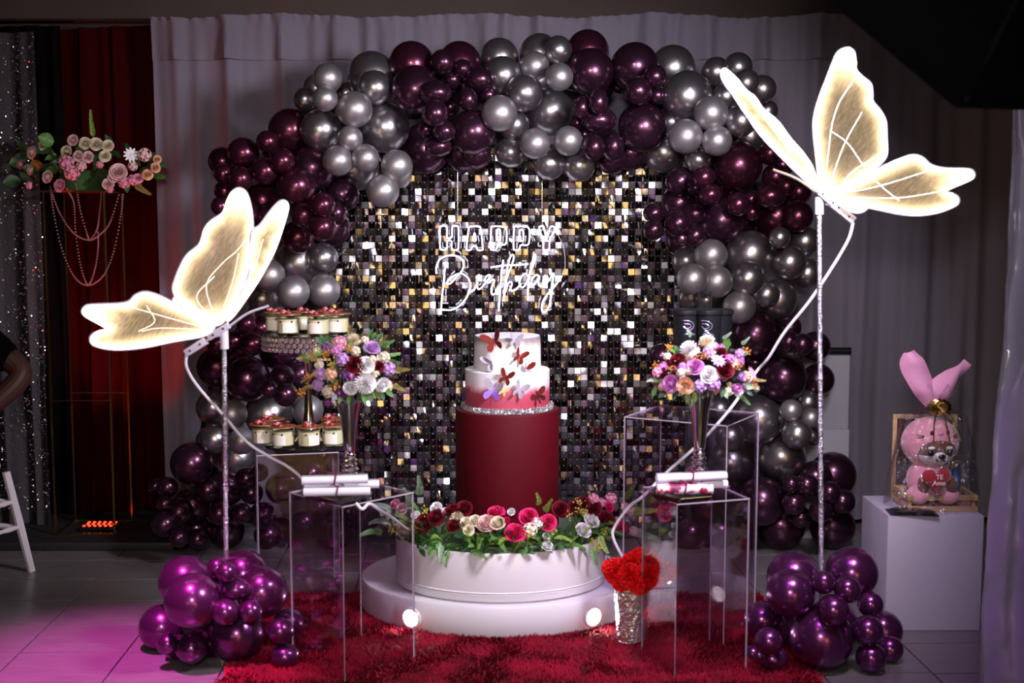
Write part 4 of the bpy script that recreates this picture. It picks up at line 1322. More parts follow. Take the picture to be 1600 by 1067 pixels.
L1 = [(560,800,80,'leaf','leaf_lime',-.3,-1),(640,800,80,'leaf','leaf_green',0,-1),(800,770,100,'leaf','leaf_green',.2,-1),(860,790,80,'round_leaf','leaf_sage',.3,-1),(980,750,90,'leaf','leaf_dark',.5,-1),(1050,740,90,'leaf','leaf_green',.8,-.8),
      (1150,520,110,'fern_sprig','leaf_olive',1,.0),(1120,680,110,'fern_sprig','leaf_olive',1,-.5),(420,720,90,'leaf','leaf_dark',-.4,-1),(250,700,90,'fern_sprig','leaf_olive',-1,-.4),(200,430,90,'fern_sprig','leaf_olive',-1,.2),(650,100,70,'leaf','leaf_olive',0,1),(820,320,60,'leaf','leaf_sage',-.2,1),(350,360,70,'fern_sprig','leaf_lime',-.6,.6),(1000,210,70,'fern_sprig','leaf_olive',.7,.7)]
bouquet('mixed bouquet with a big white chrysanthemum and one dark rose, left of the cake', 'mixed flower bouquets in chrome vases', (455, 510), 7.116, (548, 575), (80, 62), 4.06, (VL.x, VL.y, vt), R1, L1)
VR = Vector((at(1092, 740, 4.06).x, 4.06, STAND_Z))
vt2 = at(1095, 617, 4.06).z
trumpet_vase('mirror chrome trumpet vase on the stand with the printed scrolls', VR, vt2 - STAND_Z, 0.040)
R2 = [(480,190,105,'chrysanthemum','f_white'),(680,115,98,'chrysanthemum','f_cream'),(340,300,88,'rose','f_wine'),(880,400,95,'rose','f_wine'),(430,145,50,'rose','f_wine'),(840,200,58,'rose','f_wine'),(540,370,88,'rose','f_mauve'),(265,570,92,'rose','f_mauve'),
      (430,590,88,'peony','f_peach'),(700,460,92,'peony','f_white'),(600,590,78,'stock_bloom','f_lilac'),(750,570,78,'stock_bloom','f_lilac'),(805,305,78,'daisy','f_lilac'),(1045,490,74,'tulip','f_lilac'),(985,610,88,'tulip','f_mauve'),(1185,450,76,'daisy','f_pink'),
      (115,440,62,'stock_bloom','f_pink'),(690,215,66,'stock_bloom','f_lilac'),(935,285,58,'stock_bloom','f_mauve'),(1040,225,56,'stock_bloom','f_lilac'),(1120,480,56,'stock_bloom','f_peach'),(260,170,56,'berry_sprig','berry_orange'),(290,400,54,'berry_sprig','berry_orange'),(640,260,52,'berry_sprig','berry_orange'),
      (1100,215,56,'berry_sprig','berry_orange'),(1010,375,62,'berry_sprig','berry_orange'),(1180,570,60,'berry_sprig','berry_orange'),(540,275,46,'berry_sprig','berry_orange'),(110,365,44,'berry_sprig','berry_orange'),(390,440,56,'stock_bloom','f_cream'),(470,420,50,'stock_bloom','f_cream'),
      (230,260,48,'stock_bloom','f_cream'),(400,370,46,'stock_bloom','f_lilac'),(1225,620,40,'stock_bloom','f_cream'),(170,600,46,'stock_bloom','f_peach')]
L2 = [(850,540,80,'round_leaf','leaf_sage',.3,.7),(890,180,80,'round_leaf','leaf_green',.3,.8),(1110,620,76,'round_leaf','leaf_sage',.6,-.3),(850,660,90,'leaf','leaf_sage',.5,-1),(870,640,90,'leaf','leaf_dark',-.3,-1),(470,700,95,'leaf','leaf_green',-.2,-1),(540,700,85,'leaf','leaf_lime',0,-1),
      (110,640,90,'leaf','leaf_green',-.4,-1),(130,560,80,'fern_sprig','leaf_sage',-1,-.2),(330,690,80,'leaf','leaf_dark',-.3,-1),(1200,560,80,'fern_sprig','leaf_olive',1,-.1),(1060,170,80,'fern_sprig','leaf_sage',.7,.7),(850,110,80,'fern_sprig','leaf_sage',.7,.6),(500,90,80,'fern_sprig','leaf_sage',-.5,.8),(980,690,70,'leaf','leaf_sage',.6,-.8),(760,640,70,'leaf','leaf_dark',.1,-1)]
bouquet('mixed bouquet with mauve roses and a pink daisy, right of the cake', 'mixed flower bouquets in chrome vases', (1010, 520), 7.116, (1103, 588), (84, 56), 4.06, (VR.x, VR.y, vt2), R2, L2)

# ---------------------------------------------------------------- flowers rimming the drum
dg = thing('flower_garland', 'garland of dark red, white and hot pink flowers in the white drum', 'flowers', (DX, DY, DZ1 - 0.012))
def drum_pt(px, py, sh=0.0):
    h_ = max(0, min(1.3, (852 - py) / 75.0))
    x0 = (px - 778) / F * 4.4 + DX * 0
    yb = DY + 0.02
    for Y in [4.20 + .01 * i for i in range(60)]:
        P = at(px, py, Y)
        u = (P.x - DX) / (DA * 1.04)
        if abs(u) >= 1:
            lim = DY
        else:
            lim = DY - DB * math.sqrt(1 - u * u) * (1.04 - 0.42 * h_)
        if Y >= lim: return P
    return at(px, py, 4.6)
ROSES = [('L',350,190,62,'rose','f_blush'),('L',270,130,52,'rose','f_pink'),('L',500,255,46,'rose','f_white'),('L',600,350,88,'rose','f_wine'),('L',735,285,84,'rose','f_wine'),('L',740,170,58,'rose','f_white'),('L',840,220,48,'rose','f_white'),('L',920,205,74,'rose','f_wine'),('L',1050,190,84,'rose','f_wine'),
 ('L',970,295,66,'rose','f_cream'),('L',940,370,70,'rose','f_wine'),('L',1080,340,62,'rose','f_cream'),('L',1180,315,60,'rose','f_cream'),('L',1105,425,54,'rose','f_cream'),('L',1310,350,92,'rose','f_blush'),('L',1440,345,74,'rose','f_cream'),('L',1420,220,82,'peony','f_hot'),('L',1540,330,54,'tulip','f_hot'),
 ('L',410,440,44,'stock_bloom','f_pink'),('L',340,400,50,'berry_sprig','berry_yellow'),('L',240,430,48,'berry_sprig','berry_yellow'),('L',620,215,46,'berry_sprig','berry_yellow'),('L',480,410,44,'berry_sprig','berry_yellow'),
 ('R',185,455,105,'peony','f_hot'),('R',335,275,92,'peony','f_hot'),('R',555,340,82,'peony','f_hot'),('R',135,220,58,'tulip','f_white'),('R',80,330,48,'tulip','f_hot'),('R',430,345,60,'stock_bloom','f_white'),('R',350,425,76,'stock_bloom','f_cream'),('R',525,515,58,'tulip','f_white'),('R',550,610,58,'rose','f_white'),
 ('R',700,190,84,'rose','f_wine'),('R',850,160,64,'rose','f_wine'),('R',960,110,64,'rose','f_wine'),('R',1065,160,88,'rose','f_wine'),('R',1215,310,94,'rose','f_wine'),('R',1050,315,78,'rose','f_white'),('R',955,425,76,'rose','f_white'),('R',1070,70,58,'stock_bloom','f_pink'),('R',1270,70,64,'stock_bloom','f_pink'),
 ('R',1160,110,48,'stock_bloom','f_pink'),('R',1250,160,48,'rose','f_hot'),('R',1390,375,64,'rose','f_hot'),('R',1530,440,54,'stock_bloom','f_blush'),('R',1500,220,54,'stock_bloom','f_blush'),('R',1430,160,48,'stock_bloom','f_blush'),
 ('R',890,110,46,'berry_sprig','berry_yellow'),('R',880,190,44,'berry_sprig','berry_yellow'),('R',780,260,46,'berry_sprig','berry_yellow'),('R',960,230,46,'berry_sprig','berry_yellow'),('R',1100,620,54,'berry_sprig','berry_yellow'),('R',1180,450,54,'berry_sprig','berry_yellow'),('R',1060,560,44,'berry_sprig','berry_yellow'),('R',330,490,44,'berry_sprig','berry_yellow')]
for sd_, zx, zy, zr, kd, cl_ in ROSES:
    px, py = (580 if sd_ == 'L' else 780) + zx / 7.273, 770 + zy / 7.273
    P = drum_pt(px, py)
    r = zr / 7.273 * P.y / F * 1.28
    put(dg, kd, cl_, P, r, (0.9 * (P.x - DX), -0.55 + RN.gauss(0, .1), .5 + RN.gauss(0, .15)), label=FL[cl_] + ' ' + kd.replace('_', ' '))
# greenery: sprigs spilling over the rim
rr = random.Random(77)
for i in range(230):
    t = rr.uniform(-1.15, 1.15)
    a = -PI / 2 + t * PI * .52
    rad = rr.uniform(.72, 1.02)
    P = Vector((DX + DA * rad * math.cos(a), DY + DB * rad * math.sin(a), DZ1 + rr.uniform(-.008, .05) + .05 * (1 - rad)))
    d = Vector((math.cos(a) * rr.uniform(.2, 1.0) + rr.gauss(0, .5), -rr.uniform(.2, 1), rr.uniform(-.55, .9)))
    kd, cl_ = rr.choice([('fern_sprig', 'leaf_green'), ('fern_sprig', 'leaf_green'), ('fern_sprig', 'leaf_lime'), ('leaf', 'leaf_dark'), ('leaf', 'leaf_green'), ('fern_sprig', 'leaf_dark')])
    put_leaf(dg, kd, cl_, P, rr.uniform(.026, .042) if kd == 'fern_sprig' else rr.uniform(.018, .028), d, (rr.gauss(0, .3), -.6, .8))
for px, py, tx, tz, s_ in ((655, 775, .0, 1, .045), (640, 790, -.3, 1, .040), (842, 790, -.2, .8, .03), (850, 800, .4, .7, .035), (610, 815, -1, -.1, .04), (600, 830, -1, -.2, .045), (615, 800, -1, .4, .04), (700, 858, -.1, -1, .03), (925, 850, .2, -1, .036), (935, 835, .5, -1, .036), (985, 800, 1, .1, .05), (990, 830, 1, -.3, .05), (1000, 790, .8, .5, .045), (690, 850, 0, -1, .03), (975, 780, .5, .8, .04)):
    put_leaf(dg, 'fern_sprig', rr.choice(['leaf_green', 'leaf_lime', 'leaf_sage']), drum_pt(px, py), s_, (tx, -.35, tz), (0, -1, .6))
b = MB(); b.lathe([(0.0, 0.0), (0.95, 0.0), (0.9, 0.028), (0.0, 0.034)], 60, sx=DA, sy=DB)
part('moss_bed', b, MATS['leaf_dark'], dg, (0, 0, 0))

# ---------------------------------------------------------------- red flower vase on the rug
gv = thing('cut_glass_vase', 'silvery textured glass vase on the rug holding red flowers', 'vase', (0.415, 4.185, 0.026))
b = MB()
rr = random.Random(2)
H_ = 0.225
prof = [(0.0, 0.0), (0.042, 0.0)] + [(0.042 + 0.018 * i / 14 , 0.004 + (H_ - .004) * i / 14) for i in range(15)] + [(0.056, H_), (0.040, 0.012), (0.0, 0.010)]
b.lathe(prof, 30)
for i in range(30 * 2, 30 * 16):
    p = Vector(b.v[i]); r_ = Vector((p.x, p.y, 0)); b.v[i] = tuple(p + r_ * rr.uniform(-.05, .04))
part('body', b, MATS['cut_glass'], gv, smooth=False)
rfl = thing('red_flowers', 'bunch of bright red silk flowers in the textured glass vase', 'flowers', (0.415, 4.185, 0.026 + H_))
b = MB()
for i in range(10):
    a = 2 * PI * i / 10
    b.tube([Vector((.012 * math.cos(a), .012 * math.sin(a), -.2)), Vector((.035 * math.cos(a), .035 * math.sin(a), .02)), Vector((.08 * math.cos(a), .06 * math.sin(a), .07))], .0028, 5)
part('stems', b, MATS['stem_dark'], rfl)
for px, py, r, dY in ((965, 893, 23, 0), (985, 900, 22, -.04), (990, 882, 22, 0.01), (1012, 878, 22, .0), (1010, 900, 24, -.04), (1035, 892, 20, 0.0), (972, 908, 18, -.02), (998, 912, 18, -.05), (1000, 872, 18, .05), (1022, 905, 19, -.02), (1045, 895, 14, .02), (955, 888, 16, .03)):
    P = at(px, py, 4.17 + dY)
    put(rfl, 'carnation', 'f_red', P, r * 4.17 / F * 1.0, ((px - 998) / 40, -1, (895 - py) / 30 + .4))

# ---------------------------------------------------------------- dessert jars, crystal stand, black board
JW = {}
def jar(x, y, z, label, first={}):
    if 'o' not in first:
        root = thing('dessert_jar', label, 'dessert', (x, y, z), 0, 'cream dessert jars')
        r, h = 0.044, 0.080
        b = MB(); b.lathe([(0.0, 0.0), (r * .92, 0.0), (r, .006), (r, h), (r * .96, h), (r * .95, .012), (0.0, .010)], 26); part('glass', b, MATS['jar_glass'], root)
        b = MB(); b.lathe([(0.0, .011), (r * .93, .011), (r * .945, .018), (r * .945, h * .80), (0.0, h * .82)], 26); part('cream_filling', b, MATS['cream'], root)
        b = MB()
        def fn(u, v):
            a = -PI / 2 + (u - .5) * 1.15 + .25
            return Vector(((r + .0006) * math.cos(a), (r + .0006) * math.sin(a), h * .16 + h * .52 * v))
        b.grid(fn, 8, 1); part('paper_label', b, MATS['label_paper'], root)
        b = MB(); b.lathe([(0.0, h + .0005), (r * 1.16, h + .0005), (r * 1.2, h + .002), (r * 1.18, h + .005), (0.0, h + .005)], 26); part('lid', b, MATS['lid_brown'], root)
        rr = random.Random(6)
        b = MB(); b2 = MB()
        for i in range(9):
            a, q_ = rr.uniform(0, 6.28), rr.uniform(.2, .95) * r
            p = Vector((q_ * math.cos(a), q_ * math.sin(a), h + .010 + rr.uniform(0, .006)))
            (b if i % 2 else b2).box(p, (.018, .011, .008), (rr.gauss(0, .4), rr.gauss(0, .4), a), bev=.002)
        part('pink_topping', b, MATS['pink_sugar'], root, kind='stuff'); part('dark_topping', b2, MATS['red_sugar'], root, kind='stuff')
        for a in (-2.1, -1.05):
            b = MB(); b.ball((r * 1.0 * math.cos(a), r * 1.0 * math.sin(a), h * .70), .0045, 6, 4)
            part('berry_dot', b, MATS['choc'], root)
        first['o'] = root
        return root
    o = copy_tree(first['o'])
    o.location = (x, y, z)
    o.rotation_euler = (0, 0, RN.uniform(-.5, .5))
    o['label'] = label
    return o
SX, SYY = at(482, 690, 4.90).x, 4.90
b = MB(); b.lathe([(0.0, 0.0), (.175, 0.0), (.178, .004), (.178, .010), (.17, .013), (0.0, .013)], 48)
solo('jar_board', b, MATS['black_gloss'], 'flat black round board under the lower ring of dessert jars', 'tray', (SX, SYY, STAND_Z))
ZB = STAND_Z + .0135
low = [(411, 4.83, 'cream dessert jar on the lower board, leftmost of the ring'), (443, 4.775, 'cream dessert jar on the lower board, nearest the white cable'), (483, 4.77, 'cream dessert jar on the lower board, in front of the crystal stand stem'), (521, 4.81, 'cream dessert jar on the lower board, beside the chrome vase'),
       (425, 4.96, 'cream dessert jar at the back of the lower board, left of the stem'), (520, 4.97, 'cream dessert jar at the back of the lower board, behind the chrome vase')]
for px, Y, lb in low:
    jar(at(px, 690, Y).x, Y, ZB, lb)
cs = thing('crystal_cake_stand', 'crystal banded cake stand on a chrome foot carrying the upper jars', 'cake stand', (SX, SYY + .015, ZB))
zt = at(482, 521, SYY).z - ZB
rp = 0.176
b = MB(); b.lathe([(0.0, 0.0), (.062, 0.0), (.064, .004), (.055, .012), (.03, .05), (.018, .12), (.014, .2), (.018, zt - .11), (.05, zt - .075), (0.0, zt - .07)], 32); part('foot', b, MATS['chrome_warm'], cs)
b = MB(); b.lathe([(0.0, zt - .008), (rp - .004, zt - .008), (rp, zt - .004), (rp - .002, zt), (0.0, zt)], 60); part('plate', b, MATS['chrome'], cs)
b = MB(); b.lathe([(rp - .012, zt - .068), (rp - .008, zt - .068), (rp - .008, zt - .006), (rp - .012, zt - .006)], 60, caps=False); part('band', b, MATS['chrome_warm'], cs)
b = MB()
for row in range(3):
    for k in range(46):
        a = 2 * PI * (k + .5 * (row % 2)) / 46
        b.ball((math.cos(a) * rp, math.sin(a) * rp, zt - .018 - .019 * row), .0105, 5, 4, sc=(1, 1, .95))
part('crystal_beads', b, MATS['crystal'], cs, kind='stuff', smooth=False)
b = MB()
for k in range(12):
    a = 2 * PI * k / 12
    b.ball((math.cos(a) * .03, math.sin(a) * .03, zt - .10 + .012 * math.sin(k * 2)), .011, 5, 4)
part('crystal_collar', b, MATS['crystal'], cs, smooth=False)
up = [(450, 4.83, 'cream dessert jar on the crystal stand, front left'), (497, 4.80, 'cream dessert jar on the crystal stand, front middle'), (528, 4.87, 'cream dessert jar on the crystal stand, nearest the sequin screen edge'), (431, 4.95, 'cream dessert jar on the crystal stand, back left beside the grey balloon'),
      (474, 4.985, 'cream dessert jar on the crystal stand, back between the two front jars'), (512, 5.00, 'cream dessert jar on the crystal stand, furthest back right')]
for px, Y, lb in up:
    jar(at(px, 500, Y).x, Y, ZB + zt, lb)

# ---------------------------------------------------------------- scrolls and trays
def scroll(label, p0, p1, r, m, grp):
    p0, p1 = Vector(p0), Vector(p1)
    root = thing('paper_scroll', label, 'scroll', p0.lerp(p1, .5), 0, grp)
    d = p1 - p0
    R3 = d.to_track_quat('Z', 'Y').to_matrix()
    b = MB(); L_ = d.length
    V = []
    n = 40
    for j in range(2):
        for i in range(n):
            a = 2 * PI * 2.2 * i / (n - 1)
            q_ = r * (.45 + .55 * i / (n - 1))
            V.append(R3 @ Vector((q_ * math.cos(a), q_ * math.sin(a), (-.5 + j) * L_)))
    b.add(V, [(i, i + 1, n + i + 1, n + i) for i in range(n - 1)])
    part('paper_roll', b, m, root)
    b = MB()
    b.tube([R3 @ Vector((r * 1.03 * math.cos(a), r * 1.03 * math.sin(a), .004 * math.sin(a))) for a in [2 * PI * k / 20 for k in range(20)]], .0028, 5, True)
    for s_ in (-1, 1):
        b.tube(crom([R3 @ Vector((0, r, 0)), R3 @ Vector((.0, r * 1.4, s_ * .012)), R3 @ Vector((.0, r * 1.1, s_ * .024))], 4), .0022, 4)
    part('ribbon', b, MATS['ribbon_wine'], root)
    return root
def tray(label, c, r, n, ph, z, sx=1.0):
    root = thing('tray', label, 'tray', (c[0], c[1], z), 0)
    b = MB(); b.lathe([(0.0, 0.0), (r * .9, 0.0), (r, .016), (r * .97, .016), (r * .88, .004), (0.0, .004)], n)
    b.v = [tuple(Matrix.Rotation(ph, 3, 'Z') @ Vector(p)) for p in b.v]
    part('dish', b, MATS['black_gloss'], root, smooth=False)
    b = MB(); ring = [Matrix.Rotation(ph, 3, 'Z') @ Vector((r * .985 * math.cos(2 * PI * k / n), r * .985 * math.sin(2 * PI * k / n), .0165)) for k in range(n)]
    b.tube(ring, .002, 4, True); part('gold_rim', b, MATS['gold_metal'], root)
    return root
tl = (at(528, 770, 3.935).x, 3.935)
tray('black square tray under the plain white scrolls', tl, .115, 4, .12, STAND_Z)
zs = STAND_Z + .0185
scroll('plain white paper scroll tied with wine ribbon, front one on the square tray', (at(474, 772, 3.86).x, 3.865, zs + .017), (at(578, 772, 3.87).x, 3.885, zs + .017), .0165, MATS['paper'], 'paper scrolls')
scroll('plain white paper scroll tied with wine ribbon, lying at the back of the square tray', (at(480, 772, 3.98).x, 3.96, zs + .017), (at(592, 772, 3.98).x, 3.99, zs + .017), .0165, MATS['paper'], 'paper scrolls')
scroll('plain white paper scroll tied with wine ribbon, topmost of the three on the left stand', (at(472, 752, 3.91).x, 3.905, zs + .046), (at(574, 757, 3.92).x, 3.935, zs + .046), .0165, MATS['paper'], 'paper scrolls')
trc = (at(1066, 775, 3.955).x, 3.955)
tray('black six sided tray with a gold rim under the printed scrolls', trc, .112, 6, .35, STAND_Z)
scroll('white printed scroll with red and black pictures, front one on the six sided tray', (at(1027, 764, 3.90).x, 3.915, zs + .017), (at(1115, 764, 3.9).x, 3.915, zs + .017), .020, MATS['printed_paper'], 'paper scrolls')
scroll('white scroll lying at the back right of the six sided tray', (at(1050, 762, 3.99).x, 3.965, zs + .017), (at(1136, 757, 3.99).x, 3.995, zs + .017), .0165, MATS['paper'], 'paper scrolls')
scroll('white scroll tied with wine ribbon, topmost on the six sided tray', (at(1026, 752, 3.93).x, 3.925, zs + .050), (at(1136, 742, 3.95).x, 3.965, zs + .050), .0165, MATS['paper'], 'paper scrolls')

# ---------------------------------------------------------------- black party cups on a raised tray
CUY = 4.42
zt3 = at(1095, 545, CUY).z
ct = thing('cup_stand', 'slim black raised round stand under the black party cups', 'stand', (at(1096, 560, CUY).x, CUY, 0.80))
hh = zt3 - 0.80
b = MB(); b.lathe([(0.0, 0.0), (.06, 0.0), (.06, .006), (.012, .012), (.010, hh - .02), (.03, hh - .012), (0.0, hh - .01)], 24); part('stem', b, MATS['black_gloss'], ct)
b = MB(); b.lathe([(0.0, hh - .012), (.13, hh - .012), (.132, hh - .004), (.12, hh), (0.0, hh)], 40); part('plate', b, MATS['black_gloss'], ct)
def cup(px, Y, label, logo, straw):
    x = at(px, 500, Y).x
    root = thing('party_cup', label, 'cup', (x, Y, zt3), 0, 'black party cups')
    ht = at(px, 487, Y).z - zt3
    r = 0.048
    b = MB(); b.lathe([(0.0, 0.0), (r * .84, 0.0), (r * .86, .004), (r * .99, ht - .004), (r, ht), (0.0, ht)], 32); part('body', b, MATS['black_plastic'], root)
    b = MB(); b.lathe([(r * 1.08, ht - .008), (r * 1.10, ht - .002), (r * 1.08, ht + .006), (r * .98, ht + .010), (r * .9, ht + .006), (0.0, ht + .006)], 32); part('lid', b, MATS['black_plastic'], root)
    if straw:
        b = MB(); b.tube([Vector((straw[0], 0, .02)), Vector((straw[1], .0, ht + straw[2]))], .0042, 8); part('straw', b, MATS['black_gloss'], root)
    if logo:
        def onc(u, v):
            a = -PI / 2 + u / r + logo
            q_ = r * (.86 + .13 * (ht * .60 + v) / ht) + .0005
            return Vector((q_ * math.cos(a), q_ * math.sin(a), ht * .60 + v))
        S = [[(-.020, .024), (.002, .022), (.015, .012), (.014, .002), (.004, -.006), (-.010, -.010)], [(-.017, .014), (-.002, .013), (.006, .008), (.003, .002), (-.014, -.002)], [(-.018, .005), (-.004, -.006), (.010, -.016), (.021, -.019)], [(-.012, -.017), (.0, -.013), (.012, -.019), (.022, -.023)], [(-.016, -.020), (-.008, -.018), (.002, -.021)]]
        b = MB()
        for s_ in S:
            b.tube([onc(p.x * 1.15, p.y * 1.15) for p in crom([Vector((u, v, 0)) for u, v in s_], 5)], .0016, 5)
        part('emblem', b, MATS['foil_logo'], root, label='iridescent striped emblem')
    return root
cup(1072, 4.37, 'black party cup with a striped emblem, beside the sequin screen', .12, None)
cup(1107, 4.35, 'black party cup with a striped emblem, front right one with a straw', -.25, (.004, .008, .075))
cup(1124, 4.46, 'black party cup at the back right, its emblem turned away', 0, None)
cup(1094, 4.49, 'black party cup at the back left with a slanting straw', 0, (.010, -.010, .075))

# ---------------------------------------------------------------- pedestals at the right
gp = solo('gift_pedestal', (lambda m: (m.box((0, 0, .2165), (.352, .33, .433), None, 0, .006), m)[1])(MB()), MATS['pedestal_white'], 'square white pedestal under the wrapped gift at the right', 'pedestal', (1.549, 4.52, 0))
tpx = at(1290, 650, 5.66).x
tp = thing('tall_pedestal', 'tall white pedestal half hidden behind the right side of the arch', 'pedestal', (tpx, 5.77, 0))
zt4 = at(1310, 556, 5.66).z
b = MB(); b.box((0.0, 0, zt4 * .30), (.235, .20, zt4 * .60), bev=.004); part('lower_block', b, MATS['pedestal_white'], tp)
b = MB(); b.box((0.0, 0, zt4 * .80), (.225, .19, zt4 * .40), bev=.004); part('upper_block', b, MATS['pedestal_white'], tp)
b = MB(); b.tube([(-.05, 0, .0), (0.10, 0, .0)], [.016, .017], 14)
a_ = at(1306, 548, 5.72)
solo('black_case', b, MATS['black_plastic'], 'small black rounded case lying on the tall white pedestal', 'case', (a_.x - .03, 5.72, zt4 + .0172))

# ---------------------------------------------------------------- wrapped gift: crate, plush toy, bag
GY = 4.50
GZ = .4335
gx = at(1455, 780, GY).x
cr_ = thing('wooden_crate', 'small pale wooden crate with an upright back frame inside the clear bag', 'crate', (gx, GY, GZ))
W_, D_ = .26, .17
def slat(c, d, nm='slat'):
    b = MB(); b.box(c, d, None, 0, .0025); part(nm, b, MATS['wood'], cr_)
for z in (.010, .052):
    slat((.012, -D_ / 2, z), (W_, .010, .020)); slat((.012, D_ / 2, z), (W_, .010, .020))
    slat((.012 - W_ / 2 + .005, 0, z), (.010, D_ - .012, .020)); slat((.012 + W_ / 2 - .005, 0, z), (.010, D_ - .012, .020))
for i in range(4): slat((.012, -D_ / 2 + .028 + i * .038, .004), (W_ - .02, .032, .006))
for sx in (-1, 1):
    for sy in (-1, 1): slat((.012 + sx * (W_ / 2 - .012), sy * (D_ / 2 - .011), .032), (.014, .012, .062), 'corner_post')
ft = at(1440, 648, 4.58).z - GZ
for sx, nm in ((-1, 'frame_post'), (1, 'frame_post')): slat((.0 + sx * .115, D_ / 2 + .012, ft / 2), (.016, .012, ft), nm)
slat((0, D_ / 2 + .012, ft - .008), (.214, .012, .016), 'frame_rail')
b = MB(); b.box((0, D_ / 2 + .015, ft - .10), (.214, .004, .16)); part('frame_panel', b, MATS['choc'], cr_)
b = MB()
rr = random.Random(8)
for i in range(260):
    p = Vector((rr.uniform(-.11, .13), rr.uniform(-.075, .075), rr.uniform(.010, .052)))
    d = Vector((rr.gauss(0, 1), rr.gauss(0, 1), rr.gauss(0, .4))).normalized() * .016; s_ = Vector((rr.gauss(0, 1), rr.gauss(0, 1), 0)).normalized() * .0016
    b.add([p - d - s_, p - d + s_, p + s_ + Vector((0, 0, .006)), p - s_ + Vector((0, 0, .006)), p + d + s_, p + d - s_], [(0, 1, 2, 3), (3, 2, 4, 5)])
part('paper_shred', b, MATS['f_pink'], cr_, kind='stuff', smooth=False)

plx = at(1453, 700, GY - .01).x
pz = GZ + .054
pt = thing('plush_toy', 'pink hooded plush toy with a brown face holding a red heart', 'plush toy', (plx, GY - .01, GZ))
HZ = at(1452, 690, GY).z - GZ
hr = 44 * GY / F
def blob(name, m, c, r, sc, label=None, parent=pt, seg=28, rings=18):
    b = MB(); b.ball((0, 0, 0), r, seg, rings, sc=sc)
    return part(name, b, MATS[m], parent, c, label=label)
blob('body', 'plush_pink', (0, .0, .105), .082, (1.02, .82, 1.0))
head = blob('head', 'plush_pink', (0, 0, HZ), hr, (1.02, .82, .92), 'pink cat hood head')
def onh(u, v, off=0.0):
    """point on the head's front; u, v in units of its radius"""
    x, z = u * hr, v * hr
    y = -hr * .82 * math.sqrt(max(0.0, 1 - (u / 1.02) ** 2 - (v / .92) ** 2))
    return Vector((x, y - off, z))
def patch(name, m, fn_in, off, label, parent=head, n=26):
    b = MB(); ok = {}
    V = []; Q = []
    pts = fn_in(n)
    c = Vector((sum(p[0] for p in pts) / len(pts), sum(p[1] for p in pts) / len(pts), 0))
    K = 6
    for j in range(K + 1):
        for p in pts:
            u, v = c.x + (p[0] - c.x) * j / K, c.y + (p[1] - c.y) * j / K
            V.append(onh(u, v, off * (1 - .9 * (j / K) ** 4)))
    L_ = len(pts)
    for j in range(K):
        for i in range(L_): Q.append((j * L_ + i, j * L_ + (i + 1) % L_, (j + 1) * L_ + (i + 1) % L_, (j + 1) * L_ + i))
    b.add(V, Q)
    return part(name, b, MATS[m], parent, label=label)
def ell(cu, cv, a, bb, a0=0, a1=2 * PI):
    return lambda n: [(cu + a * math.cos(a0 + (a1 - a0) * k / n), cv + bb * math.sin(a0 + (a1 - a0) * k / n)) for k in range(n)]
patch('face', 'plush_brown', ell(.08, -.30, .72, .50), .006, 'brown face panel')
patch('muzzle', 'plush_white', lambda n: [(.08 + .68 * math.cos(PI + PI * k / (n - 1)), -.34 + .44 * math.sin(PI + PI * k / (n - 1))) for k in range(n)] + [(.08 + .68 * (1 - 2 * k / 14), -.34 + .08 * math.sin(PI * k / 14) - .03 * math.sin(3 * PI * k / 14)) for k in range(1, 14)], .011, 'white muzzle')
patch('muzzle', 'plush_white', ell(.08, -.38, .24, .20), .016, 'white muzzle bridge')
for u in (-.26, .44):
    blob('eye', 'black_gloss', onh(u, -.24, .012), .0115, (1, .6, 1), 'black bead eye', head, 12, 8)
    blob('brow', 'plush_white', onh(u + (.02 if u < 0 else -.04), -.06, .008), .012, (1.1, .4, .55), 'white brow spot', head, 10, 6)
blob('nose', 'black_gloss', onh(.10, -.34, .024), .011, (1.2, .6, .8), 'black nose', head, 12, 8)
b = MB(); b.tube(crom([onh(-.10, -.46, .024), onh(.0, -.50, .024), onh(.10, -.42, .025), onh(.20, -.50, .024), onh(.30, -.46, .024)], 5), .0022, 5); part('mouth', b, MATS['black_gloss'], head)
for u in (-.20, .38):
    blob('hood_eye', 'black_gloss', onh(u, .46, .004), .0075, (.9, .5, 1.2), 'small black hood eye', head, 10, 6)
blob('hood_nose', 'tissue_pink', onh(.10, .44, .004), .009, (1.1, .6, .7), None, head, 10, 6)
for s_, u in ((-1, -.45), (1, .62)):
    for dv in (.03, -.06):
        b = MB(); b.tube([onh(u, .32 + dv * .4, .003), onh(u + s_ * .22, .34 + dv, .003)], .0018, 4); part('whisker', b, MATS['black_gloss'], head)
blob('hood_rim', 'plush_pink', (0, 0, 0), hr * .01, (1, 1, 1), None, head, 6, 4)
for s_ in (-1, 1):
    blob('paw', 'plush_brown', (s_ * .052 + .008, -.072, .10), .028, (.8, .7, 1.2), 'brown plush paw')
    blob('leg', 'plush_pink', (s_ * .055, -.045, .055), .042, (1, 1.1, .8))
hb = MB()
pts = []
for k in range(40):
    t = 2 * PI * k / 40
    pts.append((16 * math.sin(t) ** 3 / 17, (13 * math.cos(t) - 5 * math.cos(2 * t) - 2 * math.cos(3 * t) - math.cos(4 * t)) / 17))
hs = 24 * GY / F
K = 6
for side in (-1, 1):
    V = [(0, side * .020, 0)] if False else []
    for j in range(K + 1):
        f_ = j / K
        for x, z in pts:
            V.append(Vector((x * hs * f_, side * .020 * math.sqrt(max(0, 1 - f_ * f_)), z * hs * f_)))
    hb.add(V, [(j * 40 + i, j * 40 + (i + 1) % 40, (j + 1) * 40 + (i + 1) % 40, (j + 1) * 40 + i) for j in range(K) for i in range(40)])
